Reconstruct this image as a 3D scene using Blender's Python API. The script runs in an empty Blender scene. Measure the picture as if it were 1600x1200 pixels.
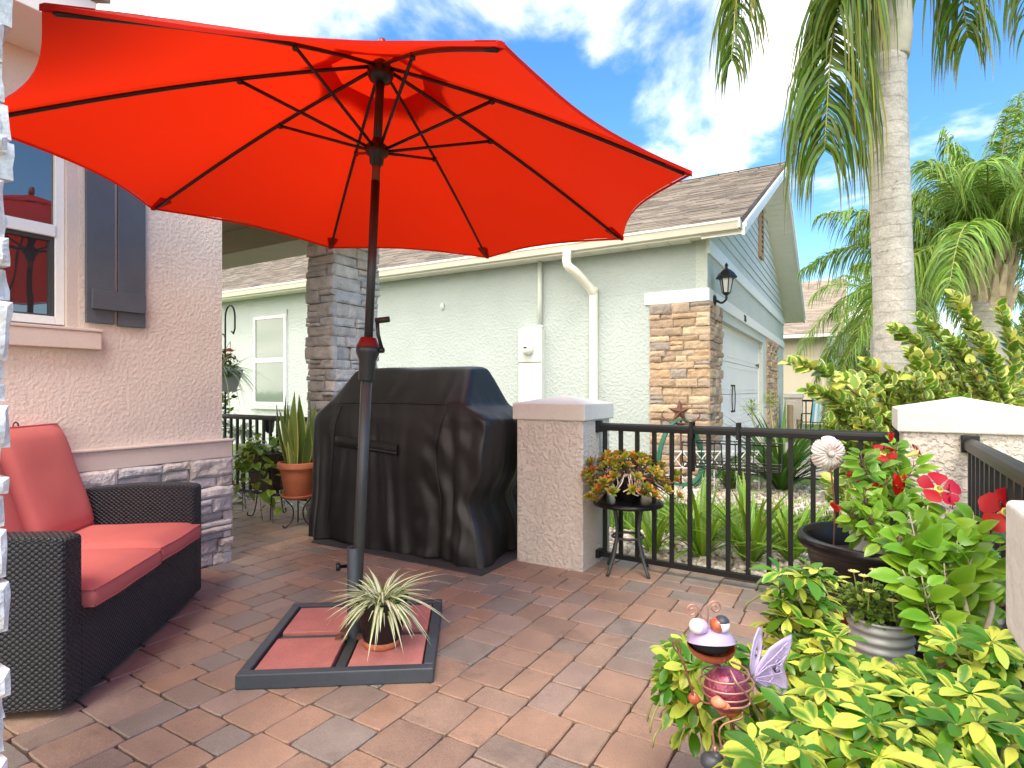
CLOUD_Z=18.8; SKY_STR=.10; SUN_STR=1.1; EXPO=1.46; WB=6900
import bpy, math, random
from mathutils import Vector, Matrix, noise
R = math.radians
rnd = random.Random(7)
SC = bpy.context.scene
COL = SC.collection
V = Vector
S, C = 0.514496, 0.857493           # camera heading relative to the houses: forward = (-S, C)
EYE = 1.2
def W(X, Y, z=0.0): return V((X*C - Y*S, X*S + Y*C, z))
def G(px, py, z=0.0):
    Y = (EYE - z)*900/(py - 610); return W((px-800)/900*Y, Y, z)
def D(px, py, Y): return W((px-800)/900*Y, Y, EYE-(py-610)*Y/900)
def nz(p, s=1.0): return noise.noise(V(p)*s)

# ------------------------------------------------------------------ mesh builder
class MB:
    def __init__(s): s.v=[]; s.f=[]; s.uv=[]; s.has=False
    def add(s, vs, fs, uvs=None):
        o=len(s.v); s.v.extend([tuple(q) for q in vs])
        for i,f in enumerate(fs):
            s.f.append([o+k for k in f]); s.uv.append(uvs[i] if uvs else None)
        if uvs: s.has=True
    def box(s, lo, hi, M=None):
        x0,y0,z0=lo; x1,y1,z1=hi
        vs=[V((x,y,z)) for z in (z0,z1) for y in (y0,y1) for x in (x0,x1)]
        if M: vs=[M@q for q in vs]
        s.add(vs,[(0,2,3,1),(4,5,7,6),(0,1,5,4),(2,6,7,3),(0,4,6,2),(1,3,7,5)])
    def hexa(s, a, b):           # a, b: two quads of 4 points (bottom, top)
        s.add(list(a)+list(b),[(3,2,1,0),(4,5,6,7),(0,1,5,4),(1,2,6,5),(2,3,7,6),(3,0,4,7)])
    def beam(s, p, q, w, h, up=V((0,0,1))):
        p=V(p); q=V(q); d=(q-p).normalized()
        if abs(d.dot(up))>.99: up=V((1,0,0))
        sd=d.cross(up).normalized()*w/2; u=sd.cross(d).normalized()*h/2
        s.hexa([p-sd-u,p+sd-u,p+sd+u,p-sd+u],[q-sd-u,q+sd-u,q+sd+u,q-sd+u])
    def tube(s, pts, r, n=8, caps=True):
        pts=[V(p) for p in pts]; m=len(pts)
        rs=r if isinstance(r,(list,tuple)) else [r]*m
        d=(pts[1]-pts[0]).normalized()
        a=V((0,0,1)) if abs(d.z)<.9 else V((1,0,0))
        u=d.cross(a).normalized(); vs=[]
        for i,p in enumerate(pts):
            if i==0: t=d
            elif i==m-1: t=(pts[-1]-pts[-2])
            else: t=(pts[i+1]-pts[i-1])
            t=t.normalized() if t.length>1e-9 else d
            u=(u-t*u.dot(t)); u=u.normalized() if u.length>1e-6 else t.orthogonal().normalized()
            w=t.cross(u)
            for k in range(n):
                an=2*math.pi*k/n; vs.append(p+(u*math.cos(an)+w*math.sin(an))*rs[i])
        fs=[(i*n+k,i*n+(k+1)%n,(i+1)*n+(k+1)%n,(i+1)*n+k) for i in range(m-1) for k in range(n)]
        if caps: fs+= [tuple(range(n-1,-1,-1)), tuple((m-1)*n+k for k in range(n))]
        s.add(vs,fs)
    def lathe(s, prof, c=(0,0,0), n=24, axis=None, sx=1, sy=1):
        c=V(c); vs=[]; M=Matrix.Identity(3)
        if axis is not None: M=V((0,0,1)).rotation_difference(V(axis)).to_matrix()
        for r,z in prof:
            for k in range(n):
                a=2*math.pi*k/n; vs.append(c+M@V((r*math.cos(a)*sx,r*math.sin(a)*sy,z)))
        m=len(prof)
        s.add(vs,[(i*n+k,i*n+(k+1)%n,(i+1)*n+(k+1)%n,(i+1)*n+k) for i in range(m-1) for k in range(n)])
    def sphere(s, c, r, n=10, m=7, M=None, jit=0):
        c=V(c); rr=r if isinstance(r,(tuple,list)) else (r,r,r); vs=[]
        for i in range(m+1):
            th=math.pi*i/m
            for k in range(n):
                a=2*math.pi*k/n
                q=V((rr[0]*math.sin(th)*math.cos(a),rr[1]*math.sin(th)*math.sin(a),-rr[2]*math.cos(th)))
                if jit: q*=1+jit*nz(q/max(rr)*1.3+c*7)
                vs.append(c+(M@q if M else q))
        s.add(vs,[(i*n+k,i*n+(k+1)%n,(i+1)*n+(k+1)%n,(i+1)*n+k) for i in range(m) for k in range(n)])
    def grid(s, fn, nu, nv, uvf=None):
        vs=[fn(i/nu,j/nv) for j in range(nv+1) for i in range(nu+1)]; w=nu+1
        fs=[(j*w+i,j*w+i+1,(j+1)*w+i+1,(j+1)*w+i) for j in range(nv) for i in range(nu)]
        uv=None
        if uvf: uv=[[uvf(i/nu,j/nv),uvf((i+1)/nu,j/nv),uvf((i+1)/nu,(j+1)/nv),uvf(i/nu,(j+1)/nv)] for j in range(nv) for i in range(nu)]
        s.add(vs,fs,uv)
    def leaf(s, p, d, up, L, Wd, droop=.3, fold=.2, seg=4, shape='ov', curl=0):
        d=V(d).normalized(); up=V(up); sd=d.cross(up)
        if sd.length<1e-4: sd=d.orthogonal()
        sd.normalize(); n=sd.cross(d); vs=[]; p=V(p)
        for i in range(seg+1):
            t=i/seg
            if shape=='ov': w=math.sin(math.pi*min(1,(t*.94+.06))**.85)**.8
            elif shape=='obov': w=(math.sin(math.pi*min(1,(t*.93+.05))**1.7))**.8+.04
            elif shape=='strap': w=(1-t**2.5)*(.75+.5*math.sin(math.pi*t))/1.1+.02
            elif shape=='heart': w=math.sin(math.pi*(t*.84+.16))**.65*(1.1-t*.5)
            else: w=1-t
            w*=Wd/2
            q=p+d*(L*(t-.25*droop*t*t))-n*(L*droop*t*t)-V((0,0,1))*(curl*L*t*t)
            k=n*(fold*w)
            vs+=[q-sd*w+k,q,q+sd*w+k]
        fs=[];uv=[]
        for i in range(seg):
            b=i*3; t0=i/seg; t1=(i+1)/seg
            fs+=[(b,b+1,b+4,b+3),(b+1,b+2,b+5,b+4)]
            uv+=[[(0,t0),(.5,t0),(.5,t1),(0,t1)],[(.5,t0),(1,t0),(1,t1),(.5,t1)]]
        s.add(vs,fs,uv)
    def strip(s, pts, ws, sd):
        vs=[]
        for p,w in zip(pts,ws): vs+=[p-sd*w,p+sd*w]
        m=len(pts)
        s.add(vs,[(2*i,2*i+1,2*i+3,2*i+2) for i in range(m-1)],
              [[(0,i/(m-1)),(1,i/(m-1)),(1,(i+1)/(m-1)),(0,(i+1)/(m-1))] for i in range(m-1)])
    def build(s, name, mat, parent=None, smooth=False, bevel=0, bseg=2, label=None, boxuv=False, off=None, subsurf=0):
        me=bpy.data.meshes.new(name)
        if parent is not None: o0=OFF.get(parent.name,V((0,0,0)))
        elif off is not None: o0=V(off)
        else:
            xs=[q[0] for q in s.v]; ys=[q[1] for q in s.v]; zs=[q[2] for q in s.v]
            o0=V(((min(xs)+max(xs))/2,(min(ys)+max(ys))/2,min(zs)))
        me.from_pydata([(q[0]-o0.x,q[1]-o0.y,q[2]-o0.z) for q in s.v],[],s.f)
        if s.has or boxuv:
            lay=me.uv_layers.new(name='UVMap'); flat=[]
            for i,f in enumerate(s.f):
                u=s.uv[i]
                if u: 
                    for a in u: flat+=[a[0],a[1]]
                elif boxuv:
                    n=me.polygons[i].normal; ax=max(range(3),key=lambda k:abs(n[k]))
                    for k in f:
                        q=s.v[k]; flat+=[q[1],q[2]] if ax==0 else [q[0],q[2]] if ax==1 else [q[0],q[1]]
                else: flat+=[0,0]*len(f)
            lay.data.foreach_set('uv',flat)
        if smooth: me.polygons.foreach_set('use_smooth',[True]*len(me.polygons))
        me.update()
        ob=bpy.data.objects.new(name,me); COL.objects.link(ob)
        ob.data.materials.append(mat)
        if parent is not None: ob.parent=parent; OFF[ob.name]=o0
        else: ob.location=o0; OFF[ob.name]=o0
        if bevel:
            m=ob.modifiers.new('Bevel','BEVEL'); m.width=bevel; m.segments=bseg; m.limit_method='ANGLE'
        if subsurf:
            m=ob.modifiers.new('Subd','SUBSURF'); m.levels=subsurf; m.render_levels=subsurf
        if label: ob['label']=label
        return ob
OFF={}
def tag(o,label,cat,group=None,kind=None):
    if label: o['label']=label
    if cat: o['category']=cat
    if group: o['group']=group
    if kind: o['kind']=kind
    return o
def thing(name,label,cat,loc,group=None,rot=0,local=False):
    o=bpy.data.objects.new(name,None); COL.objects.link(o); o.location=loc; o.rotation_euler=(0,0,rot)
    o.empty_display_size=.1
    OFF[o.name]=V((0,0,0)) if local else V(loc)
    return tag(o,label,cat,group)
def copy_tree(o,parent=None):
    c=o.copy(); COL.objects.link(c); c.parent=parent
    for ch in list(o.children): copy_tree(ch,c)
    return c
def arc(p,q,sag,n=8):
    p=V(p);q=V(q); return [p.lerp(q,i/n)+V(sag)*math.sin(math.pi*i/n) for i in range(n+1)]
def bez(a,b,c,d,n=12):
    a,b,c,d=map(V,(a,b,c,d)); o=[]
    for i in range(n+1):
        t=i/n;k=1-t; o.append(a*k**3+b*3*k*k*t+c*3*k*t*t+d*t**3)
    return o
def crom(pts,n=6):
    P=[V(p) for p in pts]; P=[P[0]*2-P[1]]+P+[P[-1]*2-P[-2]]; o=[]
    for i in range(1,len(P)-2):
        for k in range(n):
            t=k/n; a,b,c,d=P[i-1:i+3]
            o.append(.5*((2*b)+(c-a)*t+(2*a-5*b+4*c-d)*t*t+(3*b-a-3*c+d)*t**3))
    o.append(P[-2]); return o
def rdir(lo=-1,hi=1):
    a=rnd.uniform(0,2*math.pi); z=rnd.uniform(lo,hi); r=math.sqrt(max(0,1-z*z)); return V((r*math.cos(a),r*math.sin(a),z))

# ------------------------------------------------------------------ materials
def nt(name):
    m=bpy.data.materials.new(name); m.use_nodes=True; t=m.node_tree
    return m,t,t.nodes,t.links,t.nodes['Principled BSDF']
def mat(name,col,rough=.6,metal=0,var=.12,vs=4,isl=0,bump=None,spec=.5,spots=None,vor=None,grain=None,coord='Object',rvar=0,coat=0,rings=None):
    """colour with soft noise variation, per-island variation, stains, and bump=(scale, strength, distance[, detail])"""
    m,t,N,L,b=nt(name)
    tc=N.new('ShaderNodeTexCoord'); src=tc.outputs[coord]
    no=N.new('ShaderNodeTexNoise'); no.inputs['Scale'].default_value=vs; no.inputs['Detail'].default_value=6; no.inputs['Roughness'].default_value=.65
    L.new(src,no.inputs['Vector'])
    mr=N.new('ShaderNodeMapRange'); mr.inputs[1].default_value=.25; mr.inputs[2].default_value=.75
    mr.inputs[3].default_value=1-var; mr.inputs[4].default_value=1+var; L.new(no.outputs['Fac'],mr.inputs[0])
    val=mr.outputs[0]
    if isl:
        g=N.new('ShaderNodeNewGeometry'); m2=N.new('ShaderNodeMapRange'); m2.inputs[3].default_value=1-isl; m2.inputs[4].default_value=1+isl
        L.new(g.outputs['Random Per Island'],m2.inputs[0])
        mu=N.new('ShaderNodeMath'); mu.operation='MULTIPLY'; L.new(val,mu.inputs[0]); L.new(m2.outputs[0],mu.inputs[1]); val=mu.outputs[0]
    if grain:
        n3=N.new('ShaderNodeTexNoise'); n3.inputs['Scale'].default_value=grain[0]; n3.inputs['Detail'].default_value=2; L.new(src,n3.inputs['Vector'])
        m3=N.new('ShaderNodeMapRange'); m3.inputs[1].default_value=.3; m3.inputs[2].default_value=.7; m3.inputs[3].default_value=1-grain[1]; m3.inputs[4].default_value=1+grain[1]
        L.new(n3.outputs['Fac'],m3.inputs[0])
        mu=N.new('ShaderNodeMath'); mu.operation='MULTIPLY'; L.new(val,mu.inputs[0]); L.new(m3.outputs[0],mu.inputs[1]); val=mu.outputs[0]
    if isinstance(col,list):           # palette picked per island
        g=N.new('ShaderNodeNewGeometry'); cr=N.new('ShaderNodeValToRGB'); cr.color_ramp.interpolation='CONSTANT'
        e=cr.color_ramp.elements
        for i,cc in enumerate(col):
            if i<2: el=e[i]; el.position=i/len(col)
            else: el=e.new(i/len(col))
            el.color=(*cc,1)
        L.new(g.outputs['Random Per Island'],cr.inputs[0]); base=cr.outputs[0]
    else:
        rgb=N.new('ShaderNodeRGB'); rgb.outputs[0].default_value=(*col,1); base=rgb.outputs[0]
    if spots:                          # (scale, lo, hi, colour)
        n2=N.new('ShaderNodeTexNoise'); n2.inputs['Scale'].default_value=spots[0]; n2.inputs['Detail'].default_value=8; n2.inputs['Roughness'].default_value=.7
        L.new(src,n2.inputs['Vector']); ms=N.new('ShaderNodeMapRange'); ms.inputs[1].default_value=spots[1]; ms.inputs[2].default_value=spots[2]; L.new(n2.outputs['Fac'],ms.inputs[0])
        mx=N.new('ShaderNodeMix'); mx.data_type='RGBA'; L.new(ms.outputs[0],mx.inputs[0]); L.new(base,mx.inputs[6]); mx.inputs[7].default_value=(*spots[3],1); base=mx.outputs[2]
    if rings:
        sz=N.new('ShaderNodeSeparateXYZ'); L.new(src,sz.inputs[0])
        def mm(op,a,c):
            q=N.new('ShaderNodeMath'); q.operation=op
            for i,x in enumerate((a,c)):
                if isinstance(x,(int,float)): q.inputs[i].default_value=x
                else: L.new(x,q.inputs[i])
            return q.outputs[0]
        rn=N.new('ShaderNodeTexNoise'); rn.inputs['Scale'].default_value=2.2; rn.inputs['Detail'].default_value=4; L.new(src,rn.inputs['Vector'])
        fr=mm('FRACT',mm('DIVIDE',mm('ADD',sz.outputs[2],mm('MULTIPLY',rn.outputs['Fac'],rings*1.6)),rings),0)
        rr=N.new('ShaderNodeMapRange'); rr.inputs[1].default_value=.0; rr.inputs[2].default_value=.14; rr.inputs[3].default_value=.66; rr.inputs[4].default_value=1; L.new(fr,rr.inputs[0])
        val=mm('MULTIPLY',val,rr.outputs[0])
    vm=N.new('ShaderNodeVectorMath'); vm.operation='SCALE'; L.new(base,vm.inputs[0]); L.new(val,vm.inputs['Scale'])
    L.new(vm.outputs[0],b.inputs['Base Color'])
    b.inputs['Roughness'].default_value=rough; b.inputs['Metallic'].default_value=metal; b.inputs['Specular IOR Level'].default_value=spec
    b.inputs['Coat Weight'].default_value=coat
    if rvar:
        m4=N.new('ShaderNodeMapRange'); m4.inputs[1].default_value=.3; m4.inputs[2].default_value=.7; m4.inputs[3].default_value=rough-rvar; m4.inputs[4].default_value=rough+rvar
        L.new(no.outputs['Fac'],m4.inputs[0]); L.new(m4.outputs[0],b.inputs['Roughness'])
    if bump:
        bn=N.new('ShaderNodeTexNoise'); bn.inputs['Scale'].default_value=bump[0]; bn.inputs['Detail'].default_value=bump[3] if len(bump)>3 else 4
        L.new(src,bn.inputs['Vector']); bp=N.new('ShaderNodeBump'); bp.inputs['Strength'].default_value=bump[1]; bp.inputs['Distance'].default_value=bump[2]
        h=bn.outputs['Fac']
        if vor:
            m5=N.new('ShaderNodeMapRange'); m5.interpolation_type='SMOOTHSTEP'; m5.inputs[1].default_value=vor[0]; m5.inputs[2].default_value=vor[1]; L.new(h,m5.inputs[0]); h=m5.outputs[0]
        L.new(h,bp.inputs['Height']); L.new(bp.outputs[0],b.inputs['Normal'])
    return m
def leafmat(name,mid,margin=None,th=(.5,.7),rough=.38,trans=.35,isl=.25,nvar=.35,hue=.02,along=None,tint=None,nscale=25,ew=1,iw=1):
    m,t,N,L,b=nt(name)
    uv=N.new('ShaderNodeUVMap'); sep=N.new('ShaderNodeSeparateXYZ'); L.new(uv.outputs[0],sep.inputs[0])
    tc=N.new('ShaderNodeTexCoord'); no=N.new('ShaderNodeTexNoise'); no.inputs['Scale'].default_value=nscale; no.inputs['Detail'].default_value=3; L.new(tc.outputs['Object'],no.inputs['Vector'])
    g=N.new('ShaderNodeNewGeometry')
    def math_(op,a,bb):
        q=N.new('ShaderNodeMath'); q.operation=op
        for i,x in enumerate((a,bb)):
            if x is None: continue
            if isinstance(x,(int,float)): q.inputs[i].default_value=x
            else: L.new(x,q.inputs[i])
        return q.outputs[0]
    base=N.new('ShaderNodeRGB'); base.outputs[0].default_value=(*mid,1); base=base.outputs[0]
    if margin:
        e=math_('MULTIPLY',math_('ABSOLUTE',math_('SUBTRACT',sep.outputs[0],.5),None),2*ew)
        e=math_('ADD',e,math_('MULTIPLY',math_('SUBTRACT',no.outputs['Fac'],.5),nvar*2))
        e=math_('ADD',e,math_('MULTIPLY',math_('SUBTRACT',g.outputs['Random Per Island'],.5),nvar*iw))
        mr=N.new('ShaderNodeMapRange'); mr.inputs[1].default_value=th[0]; mr.inputs[2].default_value=th[1]; L.new(e,mr.inputs[0])
        mx=N.new('ShaderNodeMix'); mx.data_type='RGBA'; L.new(mr.outputs[0],mx.inputs[0]); L.new(base,mx.inputs[6]); mx.inputs[7].default_value=(*margin,1); base=mx.outputs[2]
    if along:     # colour towards the tip (th0, th1, colour)
        mr=N.new('ShaderNodeMapRange'); mr.inputs[1].default_value=along[0]; mr.inputs[2].default_value=along[1]; L.new(math_('ADD',sep.outputs[1],math_('MULTIPLY',math_('SUBTRACT',g.outputs['Random Per Island'],.5),.5)),mr.inputs[0])
        mx=N.new('ShaderNodeMix'); mx.data_type='RGBA'; L.new(mr.outputs[0],mx.inputs[0]); L.new(base,mx.inputs[6]); mx.inputs[7].default_value=(*along[2],1); base=mx.outputs[2]
    if tint:      # some leaves of another colour (share, colour)
        w=N.new('ShaderNodeTexWhiteNoise'); w.noise_dimensions='1D'; L.new(g.outputs['Random Per Island'],w.inputs['W'])
        k=math_('LESS_THAN',w.outputs['Value'],tint[0])
        mx=N.new('ShaderNodeMix'); mx.data_type='RGBA'; L.new(k,mx.inputs[0]); L.new(base,mx.inputs[6]); mx.inputs[7].default_value=(*tint[1],1); base=mx.outputs[2]
    mr=N.new('ShaderNodeMapRange'); mr.inputs[3].default_value=1-isl; mr.inputs[4].default_value=1+isl; L.new(g.outputs['Random Per Island'],mr.inputs[0])
    hs=N.new('ShaderNodeHueSaturation'); L.new(base,hs.inputs['Color']); L.new(mr.outputs[0],hs.inputs['Value'])
    w2=N.new('ShaderNodeTexWhiteNoise'); w2.noise_dimensions='1D'; L.new(math_('ADD',g.outputs['Random Per Island'],3.3),w2.inputs['W'])
    mh=N.new('ShaderNodeMapRange'); mh.inputs[3].default_value=.5-hue; mh.inputs[4].default_value=.5+hue; L.new(w2.outputs['Value'],mh.inputs[0]); L.new(mh.outputs[0],hs.inputs['Hue'])
    L.new(hs.outputs[0],b.inputs['Base Color']); b.inputs['Roughness'].default_value=rough; b.inputs['Specular IOR Level'].default_value=.4
    tr=N.new('ShaderNodeBsdfTranslucent'); L.new(hs.outputs[0],tr.inputs['Color'])
    ms=N.new('ShaderNodeMixShader'); ms.inputs[0].default_value=trans; L.new(b.outputs[0],ms.inputs[1]); L.new(tr.outputs[0],ms.inputs[2])
    L.new(ms.outputs[0],N['Material Output'].inputs[0])
    return m
def brickmat(name,c1,c2,mort,bw,bh,ms,rough,bumpd,off=.5,var=.2,spec=.5,vs=3):
    m,t,N,L,b=nt(name)
    uv=N.new('ShaderNodeUVMap'); br=N.new('ShaderNodeTexBrick'); br.offset=off
    br.inputs['Scale'].default_value=1; br.inputs['Brick Width'].default_value=bw; br.inputs['Row Height'].default_value=bh; br.inputs['Mortar Size'].default_value=ms; br.inputs['Mortar Smooth'].default_value=.3
    br.inputs['Color1'].default_value=(*c1,1); br.inputs['Color2'].default_value=(*c2,1); br.inputs['Mortar'].default_value=(*mort,1)
    L.new(uv.outputs[0],br.inputs['Vector'])
    no=N.new('ShaderNodeTexNoise'); no.inputs['Scale'].default_value=vs; no.inputs['Detail'].default_value=8; L.new(uv.outputs[0],no.inputs['Vector'])
    mr=N.new('ShaderNodeMapRange'); mr.inputs[1].default_value=.3; mr.inputs[2].default_value=.7; mr.inputs[3].default_value=1-var; mr.inputs[4].default_value=1+var; L.new(no.outputs['Fac'],mr.inputs[0])
    vm=N.new('ShaderNodeVectorMath'); vm.operation='SCALE'; L.new(br.outputs['Color'],vm.inputs[0]); L.new(mr.outputs[0],vm.inputs['Scale']); L.new(vm.outputs[0],b.inputs['Base Color'])
    iv=N.new('ShaderNodeMath'); iv.operation='SUBTRACT'; iv.inputs[0].default_value=1; L.new(br.outputs['Fac'],iv.inputs[1])
    bp=N.new('ShaderNodeBump'); bp.inputs['Strength'].default_value=1; bp.inputs['Distance'].default_value=bumpd; L.new(iv.outputs[0],bp.inputs['Height']); L.new(bp.outputs[0],b.inputs['Normal'])
    b.inputs['Roughness'].default_value=rough; b.inputs['Specular IOR Level'].default_value=spec
    return m
M={}
M['paver']=mat('paver clay',[(.335,.22,.16),(.29,.195,.145),(.365,.23,.16),(.265,.20,.16),(.325,.222,.165),(.24,.20,.17),(.355,.235,.175),(.31,.2,.14),(.285,.208,.168)],rough=.5,var=.2,vs=6,isl=.1,bump=(90,.45,.004,7),grain=(260,.22),spots=(4,.56,.8,(.13,.10,.085)),rvar=.12)
M['joint']=mat('joint sand',(.10,.078,.06),rough=.95,var=.3,vs=30,bump=(150,.6,.004))
M['stucco_pink']=mat('stucco taupe',(.70,.595,.51),rough=.85,var=.09,vs=1.3,bump=(48,.38,.007,5),vor=(.34,.74),grain=(180,.05),spots=(2.2,.5,.8,(.60,.505,.435)))
M['stucco_trim']=mat('painted trim',(.64,.53,.465),rough=.75,var=.05,vs=3,bump=(60,.25,.004),grain=(120,.04))
M['stucco_green']=mat('stucco pale sage',(.445,.50,.485),rough=.85,var=.09,vs=.7,bump=(22,.5,.012,3),vor=(.46,.62))
M['stucco_sage']=mat('stucco mid sage',(.53,.58,.53),rough=.85,var=.05,vs=.7,bump=(24,.6,.01,3),vor=(.46,.62))
M['stucco_tan']=mat('stucco tan',(.60,.52,.41),rough=.85,var=.05,vs=.7,bump=(22,.5,.01,3))
M['stucco_pillar']=mat('stucco pillar',(.63,.575,.51),rough=.85,var=.06,vs=2,bump=(48,.8,.009,5),vor=(.42,.66),grain=(200,.05),spots=(5,.62,.8,(.42,.38,.33)))
M['cap']=mat('pillar cap stucco',(.60,.575,.52),rough=.8,var=.06,vs=4,bump=(55,.45,.006,3),grain=(220,.06),spots=(7,.62,.8,(.46,.42,.36)))
M['stone_grey']=mat('grey ledge stone',[(.55,.49,.45),(.62,.56,.52),(.46,.43,.41),(.66,.60,.55),(.56,.49,.44),(.50,.475,.46)],rough=.8,var=.3,vs=9,isl=.12,bump=(35,.8,.012,8),grain=(140,.15))
M['stone_white']=mat('pale ledge stone',[(.74,.74,.73),(.80,.79,.77),(.68,.69,.70),(.78,.76,.74)],rough=.8,var=.2,vs=9,isl=.1,bump=(35,.8,.012,8),grain=(140,.1))
M['stone_brown']=mat('brown ledge stone',[(.42,.29,.19),(.50,.36,.24),(.36,.26,.185),(.55,.42,.29),(.30,.25,.215),(.46,.31,.20),(.40,.30,.22)],rough=.85,var=.28,vs=7,isl=.12,bump=(30,.8,.014,8),grain=(120,.15))
M['mortar']=mat('stone backing',(.14,.125,.115),rough=.95,var=.2)
M['white']=mat('white paint',(.80,.80,.78),rough=.45,var=.04,vs=3,grain=(90,.02))
M['cream']=mat('cream aluminium',(.78,.755,.66),rough=.4,var=.04,vs=2)
M['soffit']=mat('soffit panel',(.84,.82,.75),rough=.6,var=.04)
M['olive']=mat('porch beam paint',(.40,.36,.27),rough=.7,var=.06,vs=3)
M['shutter']=mat('shutter slate paint',(.08,.094,.112),rough=.55,var=.12,vs=6,bump=(40,.3,.003),grain=(160,.08))
M['rail']=mat('black aluminium',(.008,.009,.0095),rough=.42,var=.15,vs=8,grain=(200,.12),spec=.35)
M['railgrey']=mat('graphite steel',(.042,.05,.052),rough=.42,var=.15,vs=9,grain=(150,.1))
M['pole']=mat('umbrella pole bronze',(.04,.045,.047),rough=.38,var=.1,vs=5,metal=.4)
M['blacktube']=mat('black rib steel',(.012,.011,.011),rough=.4,var=.1)
M['base']=mat('grey plastic base frame',(.045,.057,.07),rough=.5,var=.12,vs=7,grain=(120,.08),spots=(20,.66,.8,(.15,.15,.15)))
M['slab']=mat('red concrete slab',(.50,.18,.155),rough=.75,var=.18,vs=7,grain=(140,.1),bump=(80,.3,.003),spots=(10,.62,.76,(.55,.24,.2)))
M['cushion']=mat('coral cushion fabric',(.62,.165,.145),rough=.85,var=.06,vs=5,bump=(600,.25,.001),grain=(500,.05),spec=.25)
M['cover']=mat('black vinyl cover',(.0055,.0055,.006),rough=.5,var=.15,vs=6,bump=(7,.25,.02,6),spec=.6)
M['coverband']=mat('black webbing',(.005,.005,.005),rough=.6,var=.1)
M['mat']=mat('grey grill mat',(.045,.045,.048),rough=.8,var=.15,bump=(120,.4,.003))
M['blackpot']=mat('black plastic pot',(.005,.005,.0055),rough=.3,var=.15,vs=8,spec=.4)
M['potmatt']=mat('matt black ceramic',(.008,.0085,.0095),rough=.5,var=.1)
M['terracotta']=mat('terracotta',(.46,.14,.06),rough=.75,var=.12,vs=12,grain=(160,.06),spots=(10,.6,.78,(.52,.28,.2)))
M['redpot']=mat('dark red plastic',(.16,.012,.012),rough=.4,var=.12)
M['whitepot']=mat('white plastic pot',(.68,.70,.72),rough=.4,var=.06,spots=(9,.6,.75,(.5,.48,.44)))
M['greypot']=mat('grey plastic planter',(.42,.43,.45),rough=.45,var=.08,vs=8,grain=(80,.05))
M['galv']=mat('galvanised steel',(.52,.54,.55),rough=.45,metal=.1,var=.14,vs=14,spots=(16,.63,.75,(.2,.2,.2)))
M['soil']=mat('potting soil',(.035,.022,.016),rough=.95,var=.4,vs=30,bump=(60,1,.02))
M['rattan']=brickmat('brown rattan',(.075,.045,.035),(.05,.032,.027),(.012,.008,.007),.05,.014,.002,.5,.006)
M['wicker']=brickmat('black wicker weave',(.034,.039,.05),(.046,.052,.064),(.004,.004,.006),.036,.02,.0035,.4,.009,var=.25,spec=.55)
M['shingle']=brickmat('asphalt shingles',(.165,.138,.115),(.235,.20,.168),(.03,.026,.024),.42,.145,.014,.9,.014,off=.37,var=.28,spec=.2,vs=2.2)
M['shingle_far']=brickmat('weathered shingles',(.30,.25,.20),(.38,.32,.26),(.14,.12,.10),.5,.17,.008,.9,.012,off=.37,var=.2,spec=.2,vs=2)
M['shingle_tab']=mat('shingle tabs',[(.165,.138,.115),(.21,.178,.148),(.135,.115,.098),(.24,.205,.17),(.185,.16,.135)],rough=.92,var=.15,vs=3,grain=(130,.25),spec=.2)
M['shingle_tab_far']=mat('weathered shingle tabs',[(.26,.21,.165),(.32,.265,.215),(.23,.19,.155),(.29,.24,.19)],rough=.92,var=.12,vs=3,grain=(130,.2),spec=.2)
M['bark']=mat('palm bark',(.40,.38,.345),rough=.9,var=.25,vs=5,bump=(16,.7,.02,8),grain=(60,.15),spots=(7,.60,.70,(.16,.14,.12)),rings=.115)
M['boot']=mat('palm boots',(.45,.37,.26),rough=.9,var=.35,vs=7,bump=(14,.8,.02,6),isl=.25)
M['shaft']=mat('crownshaft',(.44,.42,.33),rough=.7,var=.2,vs=5,bump=(20,.5,.01),spots=(4,.55,.7,(.22,.16,.10)))
M['twig']=mat('shrub twigs',(.16,.105,.065),rough=.85,var=.25,vs=20)
M['paletwig']=mat('pale woody stems',(.36,.30,.23),rough=.8,var=.25,vs=20)
M['frond']=leafmat('palm leaflets',(.095,.175,.018),rough=.38,trans=.3,isl=.4,hue=.03,along=(.75,1.3,(.30,.22,.03)))
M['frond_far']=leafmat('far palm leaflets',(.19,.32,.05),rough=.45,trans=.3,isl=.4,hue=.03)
M['rachis']=mat('palm rachis',(.30,.31,.10),rough=.6,var=.2)
M['schef']=leafmat('variegated umbrella leaf',(.075,.22,.012),(.50,.55,.08),th=(-.05,.36),ew=.45,iw=1.5,rough=.26,trans=.25,isl=.22,nvar=.95,nscale=11,tint=(.28,(.085,.22,.018)))
M['hedge']=leafmat('cream edged shrub leaf',(.14,.27,.03),(.62,.63,.17),th=(.62,.8),rough=.34,trans=.3,isl=.25,nvar=.22,tint=(.16,(.50,.52,.10)))
M['mandev']=leafmat('glossy green leaf',(.145,.31,.02),rough=.28,trans=.32,isl=.3,hue=.018,margin=(.20,.37,.035),th=(.3,.9),nvar=.4)
M['pothos']=leafmat('lime heart leaf',(.20,.36,.03),(.40,.48,.07),th=(.55,.9),rough=.35,trans=.3,isl=.3,nvar=.9)
M['strap']=leafmat('strap leaf',(.16,.31,.022),(.28,.40,.05),th=(.5,1),rough=.35,trans=.35,isl=.3,hue=.02)
M['agap']=leafmat('dark strap leaf',(.075,.175,.02),rough=.35,trans=.3,isl=.3,hue=.02)
M['snake']=leafmat('snake plant leaf',(.14,.23,.05),(.46,.46,.12),th=(.78,.86),rough=.4,trans=.1,isl=.2,nvar=.06)
M['spider']=leafmat('striped ribbon leaf',(.92,.92,.74),(.24,.38,.06),th=(.5,.62),rough=.4,trans=.3,isl=.15,nvar=.1)
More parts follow.
